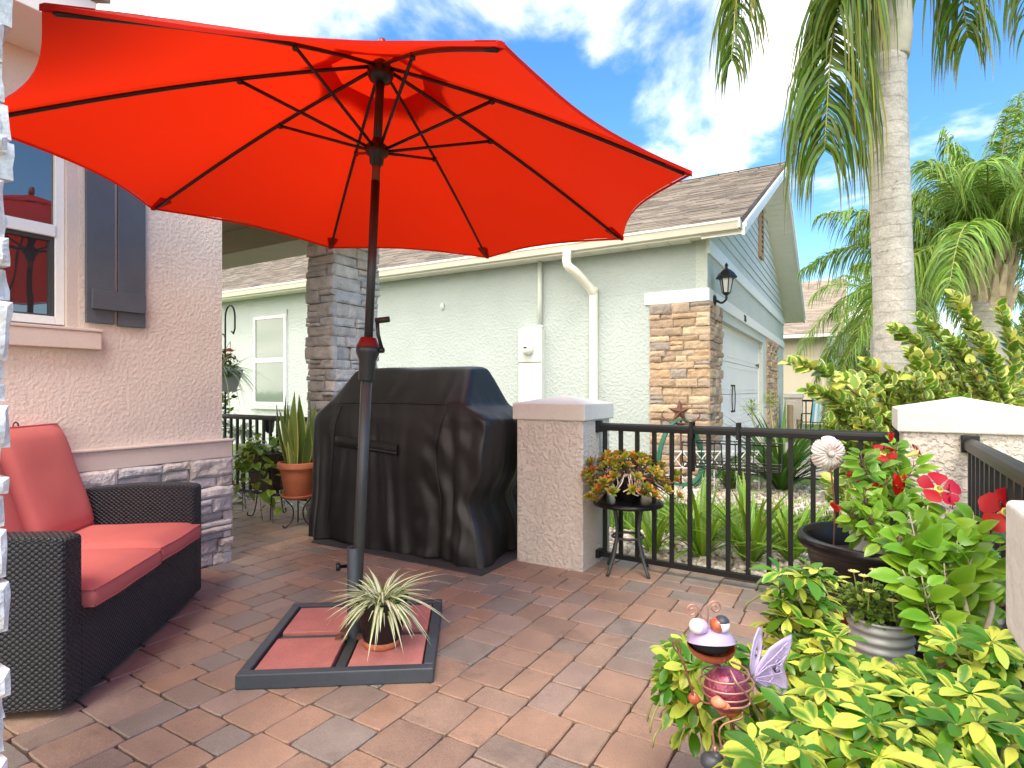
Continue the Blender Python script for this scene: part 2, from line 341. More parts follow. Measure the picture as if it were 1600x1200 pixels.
M['succ']=leafmat('succulent leaf',(.25,.34,.04),rough=.4,trans=.2,isl=.25,hue=.03,along=(.6,1.3,(.60,.17,.02)),tint=(.16,(.55,.16,.025)))
M['tiny']=leafmat('small green leaf',(.12,.24,.03),(.22,.29,.05),th=(.3,1),rough=.45,trans=.3,isl=.35)
M['grass']=leafmat('lawn blades',(.14,.26,.03),rough=.5,trans=.3,isl=.4,hue=.025)
M['shrub']=leafmat('broad shrub leaf',(.065,.14,.022),rough=.42,trans=.3,isl=.4,hue=.025)
M['redpetal']=leafmat('red petal',(.44,.004,.005),rough=.5,trans=.35,isl=.15,hue=.006)
M['pinkpetal']=leafmat('crimson petal',(.42,.002,.014),rough=.5,trans=.35,isl=.15,hue=.008)
M['yelpetal']=leafmat('pale yellow petal',(.80,.74,.26),rough=.5,trans=.3,isl=.12)
M['root']=mat('aerial roots',(.62,.52,.44),rough=.7,var=.15,isl=.2)
M['pebble']=mat('river pebbles',[(.52,.45,.36),(.62,.56,.47),(.42,.33,.25),(.70,.66,.60),(.50,.38,.27),(.36,.31,.27),(.58,.52,.44)],rough=.6,var=.15,vs=25,isl=.1)
M['gravelbed']=mat('gravel bed',(.22,.19,.15),rough=.95,var=.4,vs=40)
M['lawn']=mat('lawn',(.075,.12,.025),rough=.95,var=.35,vs=8,grain=(120,.3))
M['drive']=mat('driveway concrete',(.40,.34,.30),rough=.85,var=.12,vs=3,grain=(60,.1))
M['road']=mat('asphalt',(.06,.06,.062),rough=.9,var=.2,grain=(90,.2))
M['garage']=mat('white garage door',(.76,.77,.76),rough=.5,var=.03,vs=2)
M['siding']=mat('sage lap siding',(.54,.585,.56),rough=.7,var=.05,vs=3)
M['louvre']=mat('tan louvre',(.42,.28,.17),rough=.7,var=.1)
M['lamp']=mat('black lantern metal',(.01,.011,.012),rough=.4,var=.1)
M['meter']=mat('grey meter enamel',(.60,.64,.60),rough=.5,var=.04)
M['hose']=mat('green garden hose',(.018,.14,.085),rough=.4,var=.15)
M['rust']=mat('rusty metal',(.17,.075,.045),rough=.75,var=.35,vs=20,metal=.2,bump=(60,.4,.003))
M['copper']=mat('copper wire',(.50,.26,.20),rough=.38,metal=.6,var=.15,vs=20)
M['lilac']=mat('lilac enamel',(.47,.36,.60),rough=.3,var=.12,vs=14,spots=(11,.62,.74,(.42,.10,.05)),bump=(30,.25,.004),coat=.4)
M['lilac2']=mat('lilac wing enamel',(.52,.42,.64),rough=.33,var=.12,vs=20,spots=(13,.64,.76,(.42,.12,.06)),bump=(45,.5,.005),coat=.3)
M['magenta']=mat('hammered plum metal',(.33,.06,.12),rough=.35,var=.3,vs=30,metal=.35,bump=(75,.9,.008),coat=.3)
M['orange_metal']=mat('burnt orange enamel',(.40,.085,.03),rough=.35,var=.4,vs=14,spots=(9,.55,.7,(.09,.025,.02)),coat=.5)
M['coral_metal']=mat('coral enamel',(.75,.24,.14),rough=.35,var=.2,vs=20,coat=.3)
M['eyewhite']=mat('eye enamel',(.82,.82,.82),rough=.2,var=.03)
M['boot_grey']=mat('slate stone boots',(.045,.05,.06),rough=.45,var=.2,vs=20,bump=(40,.4,.004))
M['petalmetal']=mat('painted metal petal',(.50,.45,.42),rough=.45,var=.2,vs=30,spots=(22,.54,.64,(.40,.05,.045)))
M['stripe']=None
M['wood']=mat('weathered post',(.33,.25,.16),rough=.85,var=.25,vs=9,bump=(30,.5,.005))
M['far_tree']=leafmat('distant leaves',(.07,.13,.03),rough=.6,trans=.25,isl=.4,hue=.03)
M['dark']=mat('dark interior',(.01,.01,.01),rough=.9,var=.05)
def glassmat(name,col,ior,rough=.02):
    m,t,N,L,b=nt(name)
    tc=N.new('ShaderNodeTexCoord'); no=N.new('ShaderNodeTexNoise'); no.inputs['Scale'].default_value=3; L.new(tc.outputs['Object'],no.inputs['Vector'])
    bp=N.new('ShaderNodeBump'); bp.inputs['Strength'].default_value=.05; bp.inputs['Distance'].default_value=.02; L.new(no.outputs['Fac'],bp.inputs['Height']); L.new(bp.outputs[0],b.inputs['Normal'])
    b.inputs['Base Color'].default_value=(*col,1); b.inputs['Roughness'].default_value=rough; b.inputs['IOR'].default_value=ior
    return m
M['glass']=glassmat('window glass',(.03,.03,.032),2.3)
M['glass_green']=glassmat('tinted window glass',(.13,.18,.14),1.8,.06)
M['lampglass']=glassmat('lantern glass',(.62,.64,.62),1.6,.15)
def canopymat():
    m,t,N,L,b=nt('red canopy fabric')
    tc=N.new('ShaderNodeTexCoord'); no=N.new('ShaderNodeTexNoise'); no.inputs['Scale'].default_value=2.5; no.inputs['Detail'].default_value=5; L.new(tc.outputs['Object'],no.inputs['Vector'])
    cr=N.new('ShaderNodeValToRGB'); cr.color_ramp.elements[0].color=(.58,.012,.003,1); cr.color_ramp.elements[1].color=(.66,.018,.004,1); L.new(no.outputs['Fac'],cr.inputs[0])
    L.new(cr.outputs[0],b.inputs['Base Color']); b.inputs['Roughness'].default_value=.8; b.inputs['Specular IOR Level'].default_value=.2
    wv=N.new('ShaderNodeTexNoise'); wv.inputs['Scale'].default_value=500; L.new(tc.outputs['Object'],wv.inputs['Vector'])
    bp=N.new('ShaderNodeBump'); bp.inputs['Strength'].default_value=.2; bp.inputs['Distance'].default_value=.001; L.new(wv.outputs['Fac'],bp.inputs['Height']); L.new(bp.outputs[0],b.inputs['Normal'])
    tr=N.new('ShaderNodeBsdfTranslucent'); tr.inputs['Color'].default_value=(.70,.022,.004,1)
    ms=N.new('ShaderNodeMixShader'); ms.inputs[0].default_value=.42; L.new(b.outputs[0],ms.inputs[1]); L.new(tr.outputs[0],ms.inputs[2]); L.new(ms.outputs[0],N['Material Output'].inputs[0])
    return m
M['canopy']=canopymat()
def stripemat():
    m,t,N,L,b=nt('striped sling'); uv=N.new('ShaderNodeUVMap'); sx=N.new('ShaderNodeSeparateXYZ'); L.new(uv.outputs[0],sx.inputs[0])
    cr=N.new('ShaderNodeValToRGB'); cr.color_ramp.interpolation='CONSTANT'; e=cr.color_ramp.elements
    cs=[(.15,.45,.6),(.75,.8,.8),(.3,.6,.7),(.75,.8,.8),(.25,.2,.25),(.75,.8,.8),(.15,.45,.6),(.75,.8,.8),(.35,.62,.7)]
    for i,c in enumerate(cs):
        el=e[i] if i<2 else e.new(i/len(cs)); el.position=i/len(cs); el.color=(*c,1)
    L.new(sx.outputs[0],cr.inputs[0]); L.new(cr.outputs[0],b.inputs['Base Color']); b.inputs['Roughness'].default_value=.7
    return m
M['stripe']=stripemat()
def weavemat():
    m,t,N,L,b=nt('black wicker dots'); uv=N.new('ShaderNodeUVMap'); sp=N.new('ShaderNodeSeparateXYZ'); L.new(uv.outputs[0],sp.inputs[0])
    def mm(op,a,c=None):
        q=N.new('ShaderNodeMath'); q.operation=op
        for i,x in enumerate((a,c)):
            if x is None: continue
            if isinstance(x,(int,float)): q.inputs[i].default_value=x
            else: L.new(x,q.inputs[i])
        return q.outputs[0]
    h=mm('MULTIPLY',mm('SINE',mm('MULTIPLY',sp.outputs[0],6.283/.025)),mm('SINE',mm('MULTIPLY',sp.outputs[1],6.283/.021)))
    no=N.new('ShaderNodeTexNoise'); no.inputs['Scale'].default_value=40; L.new(uv.outputs[0],no.inputs['Vector'])
    h2=mm('ADD',h,mm('MULTIPLY',mm('SUBTRACT',no.outputs['Fac'],.5),.7))
    cr=N.new('ShaderNodeValToRGB'); e=cr.color_ramp.elements; e[0].position=.42; e[0].color=(.026,.031,.039,1); e[1].position=.72; e[1].color=(.004,.004,.006,1); L.new(h2,cr.inputs[0]); L.new(cr.outputs[0],b.inputs['Base Color'])
    bp=N.new('ShaderNodeBump'); bp.inputs['Strength'].default_value=.9; bp.inputs['Distance'].default_value=.006; bp.invert=True; L.new(mm('MAXIMUM',h2,-.6),bp.inputs['Height']); L.new(bp.outputs[0],b.inputs['Normal'])
    b.inputs['Roughness'].default_value=.42; b.inputs['Specular IOR Level'].default_value=.5
    return m
M['wicker']=weavemat()
# ------------------------------------------------------------------ world, sun, camera
SUN_EL, SUN_AZ = R(60), R(150)      # direction the light comes from, azimuth measured from +y clockwise
w=bpy.data.worlds.new('World'); SC.world=w; w.use_nodes=True
N=w.node_tree.nodes; L=w.node_tree.links; bg=N['Background']
sky=N.new('ShaderNodeTexSky'); sky.sky_type='NISHITA'; sky.sun_disc=False; sky.sun_elevation=SUN_EL; sky.sun_rotation=SUN_AZ
sky.air_density=1.0; sky.dust_density=.6; sky.ozone_density=2.5
tc=N.new('ShaderNodeTexCoord'); sp=N.new('ShaderNodeSeparateXYZ'); L.new(tc.outputs['Generated'],sp.inputs[0])
def mth(op,a,b=None):
    q=N.new('ShaderNodeMath'); q.operation=op
    for i,x in enumerate((a,b)):
        if x is None: continue
        if isinstance(x,(int,float)): q.inputs[i].default_value=x
        else: L.new(x,q.inputs[i])
    return q.outputs[0]
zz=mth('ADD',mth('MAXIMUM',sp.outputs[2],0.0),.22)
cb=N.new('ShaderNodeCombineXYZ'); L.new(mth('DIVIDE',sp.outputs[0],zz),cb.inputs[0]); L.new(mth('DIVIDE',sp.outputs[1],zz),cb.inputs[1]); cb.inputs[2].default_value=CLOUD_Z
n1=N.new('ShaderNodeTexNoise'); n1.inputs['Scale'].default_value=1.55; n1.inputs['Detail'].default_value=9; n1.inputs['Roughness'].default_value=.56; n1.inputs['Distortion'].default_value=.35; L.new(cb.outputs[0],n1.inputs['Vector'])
# thicker cloud left (world -x); unseen cloud behind camera added as fill light
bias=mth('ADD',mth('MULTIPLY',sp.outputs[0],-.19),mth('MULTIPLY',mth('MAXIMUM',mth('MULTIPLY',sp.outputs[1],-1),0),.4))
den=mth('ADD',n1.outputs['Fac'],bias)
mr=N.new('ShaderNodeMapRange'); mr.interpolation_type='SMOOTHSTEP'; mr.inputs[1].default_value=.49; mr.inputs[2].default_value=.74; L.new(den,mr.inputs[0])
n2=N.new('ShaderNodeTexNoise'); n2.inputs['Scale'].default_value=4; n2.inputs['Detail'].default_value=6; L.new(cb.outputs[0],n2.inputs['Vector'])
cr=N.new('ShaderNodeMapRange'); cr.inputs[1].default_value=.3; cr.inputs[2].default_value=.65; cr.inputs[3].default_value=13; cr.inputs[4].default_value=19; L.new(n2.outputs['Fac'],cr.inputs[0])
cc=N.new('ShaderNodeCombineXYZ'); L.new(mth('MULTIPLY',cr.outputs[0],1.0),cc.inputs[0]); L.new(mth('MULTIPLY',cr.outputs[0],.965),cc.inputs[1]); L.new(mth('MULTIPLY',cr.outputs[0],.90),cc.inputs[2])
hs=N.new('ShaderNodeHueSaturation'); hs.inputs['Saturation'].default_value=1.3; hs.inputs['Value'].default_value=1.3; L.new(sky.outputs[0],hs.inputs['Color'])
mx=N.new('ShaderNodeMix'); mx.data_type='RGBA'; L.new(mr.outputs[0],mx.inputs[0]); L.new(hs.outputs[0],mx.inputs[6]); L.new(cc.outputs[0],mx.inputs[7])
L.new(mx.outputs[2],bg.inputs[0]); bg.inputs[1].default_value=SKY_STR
sd=bpy.data.lights.new('sun','SUN'); sd.energy=SUN_STR; sd.angle=R(24); sd.color=(1,.95,.87)
so=bpy.data.objects.new('sun',sd); COL.objects.link(so)
ld=V((math.sin(SUN_AZ)*math.cos(SUN_EL),math.cos(SUN_AZ)*math.cos(SUN_EL),math.sin(SUN_EL)))
so.rotation_euler=ld.to_track_quat('Z','Y').to_euler(); so.location=ld*40
cd=bpy.data.cameras.new('camera'); co=bpy.data.objects.new('camera',cd); COL.objects.link(co); SC.camera=co
co.location=(0,0,EYE); co.rotation_euler=(R(90),0,math.atan2(S,C)); cd.sensor_width=36; cd.lens=36*900/1600; cd.shift_y=10/1600; cd.clip_start=.02; cd.clip_end=2000
SC.view_settings.view_transform='Standard'; SC.view_settings.look='None'; SC.view_settings.exposure=EXPO; SC.view_settings.gamma=1; SC.view_settings.use_white_balance=True; SC.view_settings.white_balance_temperature=WB
SC.render.engine='CYCLES'; SC.cycles.max_bounces=8; SC.cycles.transparent_max_bounces=8; SC.cycles.use_denoising=True

# ------------------------------------------------------------------ ground
def struct(o): o['kind']='structure'; return o
mb=MB(); mb.grid(lambda u,v:V((-300+600*u,-300+600*v,-.06)),2,2); struct(mb.build('ground',M['lawn']))
mb=MB(); mb.grid(lambda u,v:V((-9+10.6*u,-2+5.98*v,-.03)),2,2); mb.box((-9,3.93,-.3),(1.6,3.99,-.02)); struct(mb.build('patio_bed',M['joint']))
def pavers():
    mb=MB(); U=.071; g=.0028
    def pv(x0,y0,x1,y1):
        x0+=g*rnd.uniform(.5,1.4);y0+=g*rnd.uniform(.5,1.4);x1-=g*rnd.uniform(.5,1.4);y1-=g*rnd.uniform(.5,1.4)
        z=rnd.uniform(-.0015,.0015); tx=rnd.uniform(-.004,.004); ty=rnd.uniform(-.004,.004); e=.0045
        cx,cy=(x0+x1)/2,(y0+y1)/2
        def top(x,y,d=0): return V((x,y,z-d+(x-cx)*tx*2+(y-cy)*ty*2))
        n=5; per=[]
        for k in range(n): per.append((x0+(x1-x0)*k/n,y0))
        for k in range(n): per.append((x1,y0+(y1-y0)*k/n))
        for k in range(n): per.append((x1-(x1-x0)*k/n,y1))
        for k in range(n): per.append((x0,y1-(y1-y0)*k/n))
        lo=[];mi=[];hi=[]
        for i,(x,y) in enumerate(per):
            cxn=abs(x-cx)/(x1-cx); cyn=abs(y-cy)/(y1-cy); r=max(0,(min(cxn,cyn)-.7)/.3)*.005
            jx=nz((x*31,y*31,1))*.0022; jy=nz((x*31,y*31,9))*.0022
            dx=cx-x;dy=cy-y; l=math.hypot(dx,dy); ux,uy=dx/l,dy/l
            x+=jx+ux*r;y+=jy+uy*r
            lo.append(top(x,y,.05)); mi.append(top(x,y,e*.9)); hi.append(top(x+ux*e,y+uy*e))
        m=len(per); fs=[]
        for i in range(m):
            j=(i+1)%m; fs+=[(i,j,m+j,m+i),(m+i,m+j,2*m+j,2*m+i)]
        fs.append(tuple(range(2*m,3*m)))
        mb.add(lo+mi+hi,fs)
    x=-8.9; k=0
    while x<1.45:
        y=-1.6+rnd.uniform(-.15,0)
        while y<3.85:
            t=rnd.random()
            def P(a,b,c,d): pv(x+a*U,y+b*U,x+c*U,y+d*U)
            if t<.28: P(0,0,2,3);P(2,0,5,3);n=3
            elif t<.5: P(0,0,3,3);P(3,0,5,3);n=3
            elif t<.62: P(0,0,3,2);P(3,0,5,2);n=2
            elif t<.75: P(0,0,2,2);P(2,0,5,2);n=2
            elif t<.88: P(0,0,2,3);P(0,3,2,5);P(2,0,5,2);P(2,2,5,5);n=5
            else: P(0,0,3,2);P(0,2,3,5);P(3,0,5,3);P(3,3,5,5);n=5
            y+=n*U
        x+=5*U
    ob=mb.build('patio',M['paver']); struct(ob)
pavers()
# planted strips, driveway and street beyond the railing
mb=MB(); mb.grid(lambda u,v:V((-9+11*u,3.99+.86*v,-.045+.02*nz((u*20,v*3,0)))),40,6); struct(mb.build('gravel_bed',M['gravelbed'],smooth=True))
mb=MB(); mb.grid(lambda u,v:V((-9+9.0*u,6.35+2.0*v,-.045)),4,4); struct(mb.build('gravel_border',M['gravelbed']))
mb=MB(); mb.grid(lambda u,v:V((-1.78+14*u,9.15+6.0*v,-.035)),4,4); struct(mb.build('driveway',M['drive']))
mb=MB(); mb.grid(lambda u,v:V((9+7*u,-60+200*v,-.04)),2,2); struct(mb.build('road',M['road']))
def pebbles():
    mb=MB(); base=MB(); base.sphere((0,0,0),1,7,5); bv=[V(q) for q in base.v]
    def put(x,y,r):
        q=Matrix.Rotation(rnd.uniform(0,6.28),3,'Z')@Matrix.Rotation(rnd.uniform(-.5,.5),3,'X')
        sx,sy,sz=r*rnd.uniform(.8,1.35),r*rnd.uniform(.7,1.05),r*rnd.uniform(.45,.75); c=V((x,y,-.045+sz*.55+rnd.uniform(0,.012)))
        ph=rnd.uniform(0,50)
        mb.add([c+q@V((p.x*sx,p.y*sy,p.z*sz))*(1+.22*nz(p*1.2+V((ph,0,0)))) for p in bv],base.f)
    for i in range(2600): put(rnd.uniform(-2.3,1.4),rnd.uniform(4.0,4.85),rnd.uniform(.017,.036))
    for i in range(500): put(rnd.uniform(-8,-2.3),rnd.uniform(4.0,4.85),rnd.uniform(.02,.036))
    for i in range(3000): put(rnd.uniform(-3.2,0.0),rnd.uniform(6.3,8.3),rnd.uniform(.02,.042))
    tag(mb.build('river_rocks',M['pebble'],smooth=True),'tan and white river rocks covering the bed behind the railing','rocks',kind='stuff')
pebbles()
def grass():
    mb=MB()
    def blade(x,y,h):
        a=rnd.uniform(0,6.28); d=V((math.cos(a),math.sin(a),0)); s=V((-d.y,d.x,0)); b=rnd.uniform(.1,.8)
        p=V((x,y,-.06)); mb.strip([p,p+V((0,0,h*.6))+d*h*.25*b,p+V((0,0,h))+d*h*.8*b],[.004,.0035,.0005],s)
    for i in range(15000): blade(rnd.uniform(-2.6,3.2),rnd.uniform(4.8,6.5),rnd.uniform(.04,.12))
    for i in range(5000): blade(rnd.uniform(-.1,5),rnd.uniform(6.4,9.1),rnd.uniform(.05,.12))
    for i in range(900): blade(rnd.uniform(-3,.0),rnd.uniform(6.4,8.2),rnd.uniform(.05,.12))
    tag(mb.build('grass',M['grass']),'bright green lawn grass between the two strips of river rocks','grass',kind='stuff')
grass()

# ------------------------------------------------------------------ ledge stone
def stone_block(mb,o,u,n,w,h,d,nx,ny,seed):
    z=V((0,0,1)); vs=[];fs=[]; gap=.003
    for j in range(ny+1):
        for i in range(nx+1):
            a=i/nx;b=j/ny
            x=gap+(w-2*gap)*a; y=gap+(h-2*gap)*b
            ex=min(a,1-a)*w; ey=min(b,1-b)*h
            e=min(1,min(ex,ey)/.012) if min(ex,ey)<.012 else 1
            q=o+u*x+z*y
            r=nz(q*9+V((seed,0,0)))*.014+nz(q*26+V((0,seed,0)))*.007
            jx=nz(q*14+V((seed,3,0)))*.006; jy=nz(q*14+V((seed,0,8)))*.006
            vs.append(q+n*(d+r-(1-e)*.011)+u*jx*(0 if 0<i<nx else 1)+z*jy)
    w1=nx+1
    for j in range(ny):
        for i in range(nx): fs.append((j*w1+i,j*w1+i+1,(j+1)*w1+i+1,(j+1)*w1+i))
    per=[i for i in range(nx+1)]+[j*w1+nx for j in range(1,ny+1)]+[ny*w1+i for i in range(nx-1,-1,-1)]+[j*w1 for j in range(ny-1,0,-1)]
    b0=len(vs)
    for k in per:
        q=vs[k]; vs.append(q-n*((q-o).dot(n)+.02))
    m=len(per)
    for i in range(m): fs.append((per[i],b0+i,b0+(i+1)%m,per[(i+1)%m]))
    mb.add(vs,fs)
def stone_rows(h,lo,hi,r):
    z=0;o=[]
    while z<h-.001:
        k=r.uniform(lo,hi)
        if h-z-k<lo*.7: k=h-z
        o.append((z,k)); z+=k
    return o
def stone_face(mb,o,u,n,width,rows,seed,ll=(.12,.42),dd=(.015,.05),ext=(0,0),res=.02):
    r=random.Random(seed); o=V(o);u=V(u);n=V(n)
    for k,(z,h) in enumerate(rows):
        e0=ext[0]; e1=ext[1]
        x=-e0; W_=width+e1
        while x<W_-.001:
            l=r.uniform(*ll)
            if W_-x-l<ll[0]*.6: l=W_-x
            d=r.uniform(*dd)
            if h>.085 and r.random()<.35 and l<.3:      # two thin stones in one course
                hh=h*r.uniform(.4,.6)
                stone_block(mb,o+u*x+V((0,0,z)),u,n,l,hh,d,max(3,int(l/res)),max(3,int(hh/res)+1),seed+x*13)
                stone_block(mb,o+u*x+V((0,0,z+hh)),u,n,l,h-hh,r.uniform(*dd),max(3,int(l/res)),max(3,int((h-hh)/res)+1),seed+x*17)
            else: stone_block(mb,o+u*x+V((0,0,z)),u,n,l,h,d,max(3,int(l/res)),max(3,int(h/res)+1),seed+x*13+k)
            x+=l

# ------------------------------------------------------------------ the near house
BW=-3.81; AE=2.41
nh=thing('house','taupe stucco house with slate blue shutter and grey stone base beside the wicker sofa','house',(BW,AE,0))
mb=MB(); z0,z1=0,3.05
WA0,WA1,WZ0,WZ1=.50,1.545,1.555,2.66
mb.box((-9,-4,0),(BW,WA0,z1)); mb.box((-9,WA1,0),(BW,AE,z1)); mb.box((-9,WA0,0),(BW,WA1,WZ0)); mb.box((-9,WA0,WZ1),(BW,WA1,z1))
mb.build('wall',M['stucco_pink'],nh)
mb=MB(); mb.box((BW-.09,WA0,WZ0),(BW-.085,WA1,WZ1))
mb.build('window_recess',M['dark'],nh)
mb=MB(); mb.box((BW-.01,-4,.735),(BW+.045,AE+.05,.845)); mb.box((-9,AE-.01,.735),(BW-.01,AE+.05,.845)); mb.box((BW-.01,-4,.845),(BW+.058,AE+.06,.862)); mb.box((-9,AE-.01,.845),(BW-.01,AE+.06,.862)); mb.build('wall_trim',M['stucco_trim'],nh,bevel=.006)
mb=MB(); rows=stone_rows(.735,.07,.12,random.Random(3))
stone_face(mb,(BW,-.6,0),(0,1,0),(1,0,0),AE+.6,rows,11,ext=(0,.05),dd=(.03,.075))
stone_face(mb,(BW-1.2,AE,0),(1,0,0),(0,1,0),1.2,rows,12,ext=(0,.05),dd=(.03,.06))
mb.build('stone_veneer',M['stone_grey'],nh,smooth=False)
# window
fr=MB(); xo=BW-.03
def frame(mb,a0,a1,z0,z1,t,x0,x1):
    mb.box((x0,a0,z0),(x1,a0+t,z1)); mb.box((x0,a1-t,z0),(x1,a1,z1)); mb.box((x0,a0+t,z0),(x1,a1-t,z0+t)); mb.box((x0,a0+t,z1-t),(x1,a1-t,z1))
frame(fr,WA0+.002,WA1-.055,WZ0+.012,WZ1-.002,.045,BW-.075,BW-.028); fr.box((BW-.07,WA0+.047,2.055),(BW-.02,WA1-.1,2.12))
win=fr.build('window',M['white'],nh,bevel=.004)
mb=MB(); mb.box((BW-.09,WA1-.054,WZ0+.001),(BW-.004,WA1-.001,WZ1-.001)); mb.build('jamb',M['stucco_trim'],win)
mb=MB(); mb.box((BW-.068,WA0+.045,2.12),(BW-.055,WA1-.098,WZ1-.045)); mb.build('pane',M['glass'],win)
mb=MB(); frame(mb,WA0+.047,WA1-.1,1.6,2.055,.022,BW-.066,BW-.04); mb.build('screen_frame',M['railgrey'],win)
mb=MB(); mb.box((BW-.07,WA0+.066,1.62),(BW-.058,WA1-.12,2.035)); mb.build('pane',M['glass'],win)
mb=MB(); mb.box((BW-.01,WA0-.1,1.435),(BW+.055,WA1+.095,1.535)); mb.box((BW-.05,WA0-.1,1.535),(BW+.062,WA1+.1,1.553)); mb.build('window_sill',M['stucco_trim'],nh,bevel=.005)
sh=MB(); sh.box((BW,1.575,1.592),(BW+.024,1.722,2.72)); sh.box((BW,1.742,1.585),(BW+.024,1.895,2.72))
shu=sh.build('shutter',M['shutter'],nh,bevel=.003)
for zb in (1.672,2.53):
    mb=MB(); mb.box((BW+.0245,1.597,zb),(BW+.046,1.887,zb+.115)); mb.build('batten',M['shutter'],shu,bevel=.002)
# eaves of the near house and the porch roof behind it
mb=MB(); mb.box((-9,-4,3.05),(BW+.42,1.40,3.09)); mb.build('soffit',M['stucco_trim'],nh)
mb=MB(); mb.hexa([V((BW+.44,-4,3.02)),V((BW+.44,1.45,3.02)),V((-9,1.45,3.02)),V((-9,-4,3.02))],[V((BW+.44,-4,3.2)),V((BW+.44,1.45,3.2)),V((-9,1.45,5.2)),V((-9,-4,5.2))])
mb.build('roof',M['cream'],nh,bevel=.004)
mb=MB(); mb.hexa([V((BW+.47,-4.05,3.215)),V((BW+.47,1.5,3.215)),V((-9,1.5,5.22)),V((-9,-4.05,5.22))],[V((BW+.47,-4.05,3.24)),V((BW+.47,1.5,3.24)),V((-9,1.5,5.25)),V((-9,-4.05,5.25))]); mb.build('shingles',M['shingle'],nh,boxuv=True)
mb=MB(); mb.box((-9,AE,2.9),(BW+.3,4.45,3.06)); mb.box((-9,3.72,2.66),(BW+.2,4.18,2.9)); mb.box((BW-.1,AE,2.66),(BW+.2,3.72,2.9)); mb.build('porch_roof',M['olive'],nh,bevel=.006)
# stone columns
def stone_column(label,x0,x1,y0,y1,h,m,seed,rowh,ll,dd,res=.02):
    t=thing('stone_column',label,'column',((x0+x1)/2,(y0+y1)/2,0))
    mb=MB(); mb.box((x0,y0,0),(x1,y1,h)); mb.build('core',M['mortar'],t)
    rows=stone_rows(h,rowh[0],rowh[1],random.Random(seed)); mb=MB()
    stone_face(mb,(x0,y0,0),(1,0,0),(0,-1,0),x1-x0,rows,seed,ll,dd,ext=(.02,.035),res=res)
    stone_face(mb,(x1,y0,0),(0,1,0),(1,0,0),y1-y0,rows,seed+1,ll,dd,ext=(.0,.03),res=res)
    stone_face(mb,(x1,y1,0),(-1,0,0),(0,1,0),x1-x0,rows,seed+2,ll,dd,res=.05)
    stone_face(mb,(x0,y1,0),(0,-1,0),(-1,0,0),y1-y0,rows,seed+3,ll,dd,res=.05)
    mb.build('ledge_stone',m,t); return t
stone_column('grey stacked stone porch column standing behind the covered grill',-4.56,-4.24,3.79,4.33,2.66,M['stone_grey'],21,(.085,.135),(.13,.36),(.02,.055))
def near_column():
    return stone_column('pale stacked stone column edge close by at the left border',-1.94,-1.508,.05,.45,3.2,M['stone_white'],31,(.06,.125),(.12,.3),(.0,.058),.012)
near_column()

# ------------------------------------------------------------------ stucco pillars and railings
def pillar(label,x0,x1,y0,y1):
    t=thing('stucco_pillar',label,'pillar',((x0+x1)/2,(y0+y1)/2,0))
    mb=MB(); mb.box((x0,y0,-.03),(x1,y1,1.0)); mb.build('shaft',M['stucco_pillar'],t,bevel=.008,bseg=3)
    o=.022; cx,cy=(x0+x1)/2,(y0+y1)/2; mb=MB(); zs=[(o-.004,.997),(o,1.003),(o,1.108)]
    vs=[]
    for e,z in zs: vs+=[V((x0-e,y0-e,z)),V((x1+e,y0-e,z)),V((x1+e,y1+e,z)),V((x0-e,y1+e,z))]
    vs.append(V((cx,cy,1.168))); fs=[(3,2,1,0)]
    for k in range(2): fs+=[(k*4+i,k*4+(i+1)%4,k*4+4+(i+1)%4,k*4+4+i) for i in range(4)]
    fs+=[(8+i,8+(i+1)%4,12) for i in range(4)]
    mb.add(vs,fs); mb.build('cap',M['cap'],t,bevel=.007,bseg=3); return t
pillar('stucco pillar with pyramid cap between the covered grill and the railing',-2.06,-1.555,3.50,3.98)
pillar('stucco pillar with pyramid cap at the right end of the railing behind the red flowers',.189,.70,3.414,3.90)
pillar('stucco pillar corner right beside the viewer at the right border',.128,.62,.10,.605)
def railing(label,p,q,group='black metal patio railings',z=.95,sp=.112,brk=True):
    p=V(p);q=V(q); d=(q-p); Ln=d.length; d.normalize(); nrm=V((-d.y,d.x,0))
    t=thing('metal_railing',label,'railing',p.lerp(q,.5),group)
    mb=MB(); a=p+V((0,0,z));b=q+V((0,0,z)); 
    prof=[(-.024,-.026),(.024,-.026),(.026,.0),(.024,.016),(.012,.026),(-.012,.026),(-.024,.016),(-.026,0)]
    vs=[a+nrm*x+V((0,0,y)) for x,y in prof]+[b+nrm*x+V((0,0,y)) for x,y in prof]; n=len(prof)
    mb.add(vs,[(i,(i+1)%n,n+(i+1)%n,n+i) for i in range(n)]+[tuple(range(n-1,-1,-1)),tuple(range(n,2*n))]); mb.build('top_rail',M['rail'],t,bevel=.002)
    mb=MB(); mb.beam(p+V((0,0,.07)),q+V((0,0,.07)),.034,.034); mb.build('bottom_rail',M['rail'],t,bevel=.002)
    k=int(Ln/sp)
    for i in range(k):
        c=p+d*(Ln*(i+.5)/k); mb=MB(); mb.beam(c+V((0,0,.08)),c+V((0,0,z-.02)),.025,.025,up=d); mb.build('baluster',M['rail'],t)
    if brk:
        for e,s in ((p,1),(q,-1)):
            for zz,hh in ((z,.04),(.07,.028)):
                mb=MB(); c=e+V((0,0,zz)); mb.beam(c-d*s*.001,c+d*s*.028,.068,hh*2); mb.build('bracket',M['rail'],t,bevel=.003)
    return t
railing('black railing section in front between the two capped pillars, with the succulent table before it',(-1.555,3.745,0),(.189,3.70,0))
railing('black railing section running towards the viewer from the right pillar at the right border',(.45,3.414,0),(.40,.605,0))
railing('black railing section on the porch behind the pothos basket',(-8.5,4.03,0),(-4.60,4.03,0),z=.9,sp=.118,brk=False)
railing('black railing section behind the covered grill, mostly hidden by it',(-4.20,3.92,0),(-2.06,3.80,0))

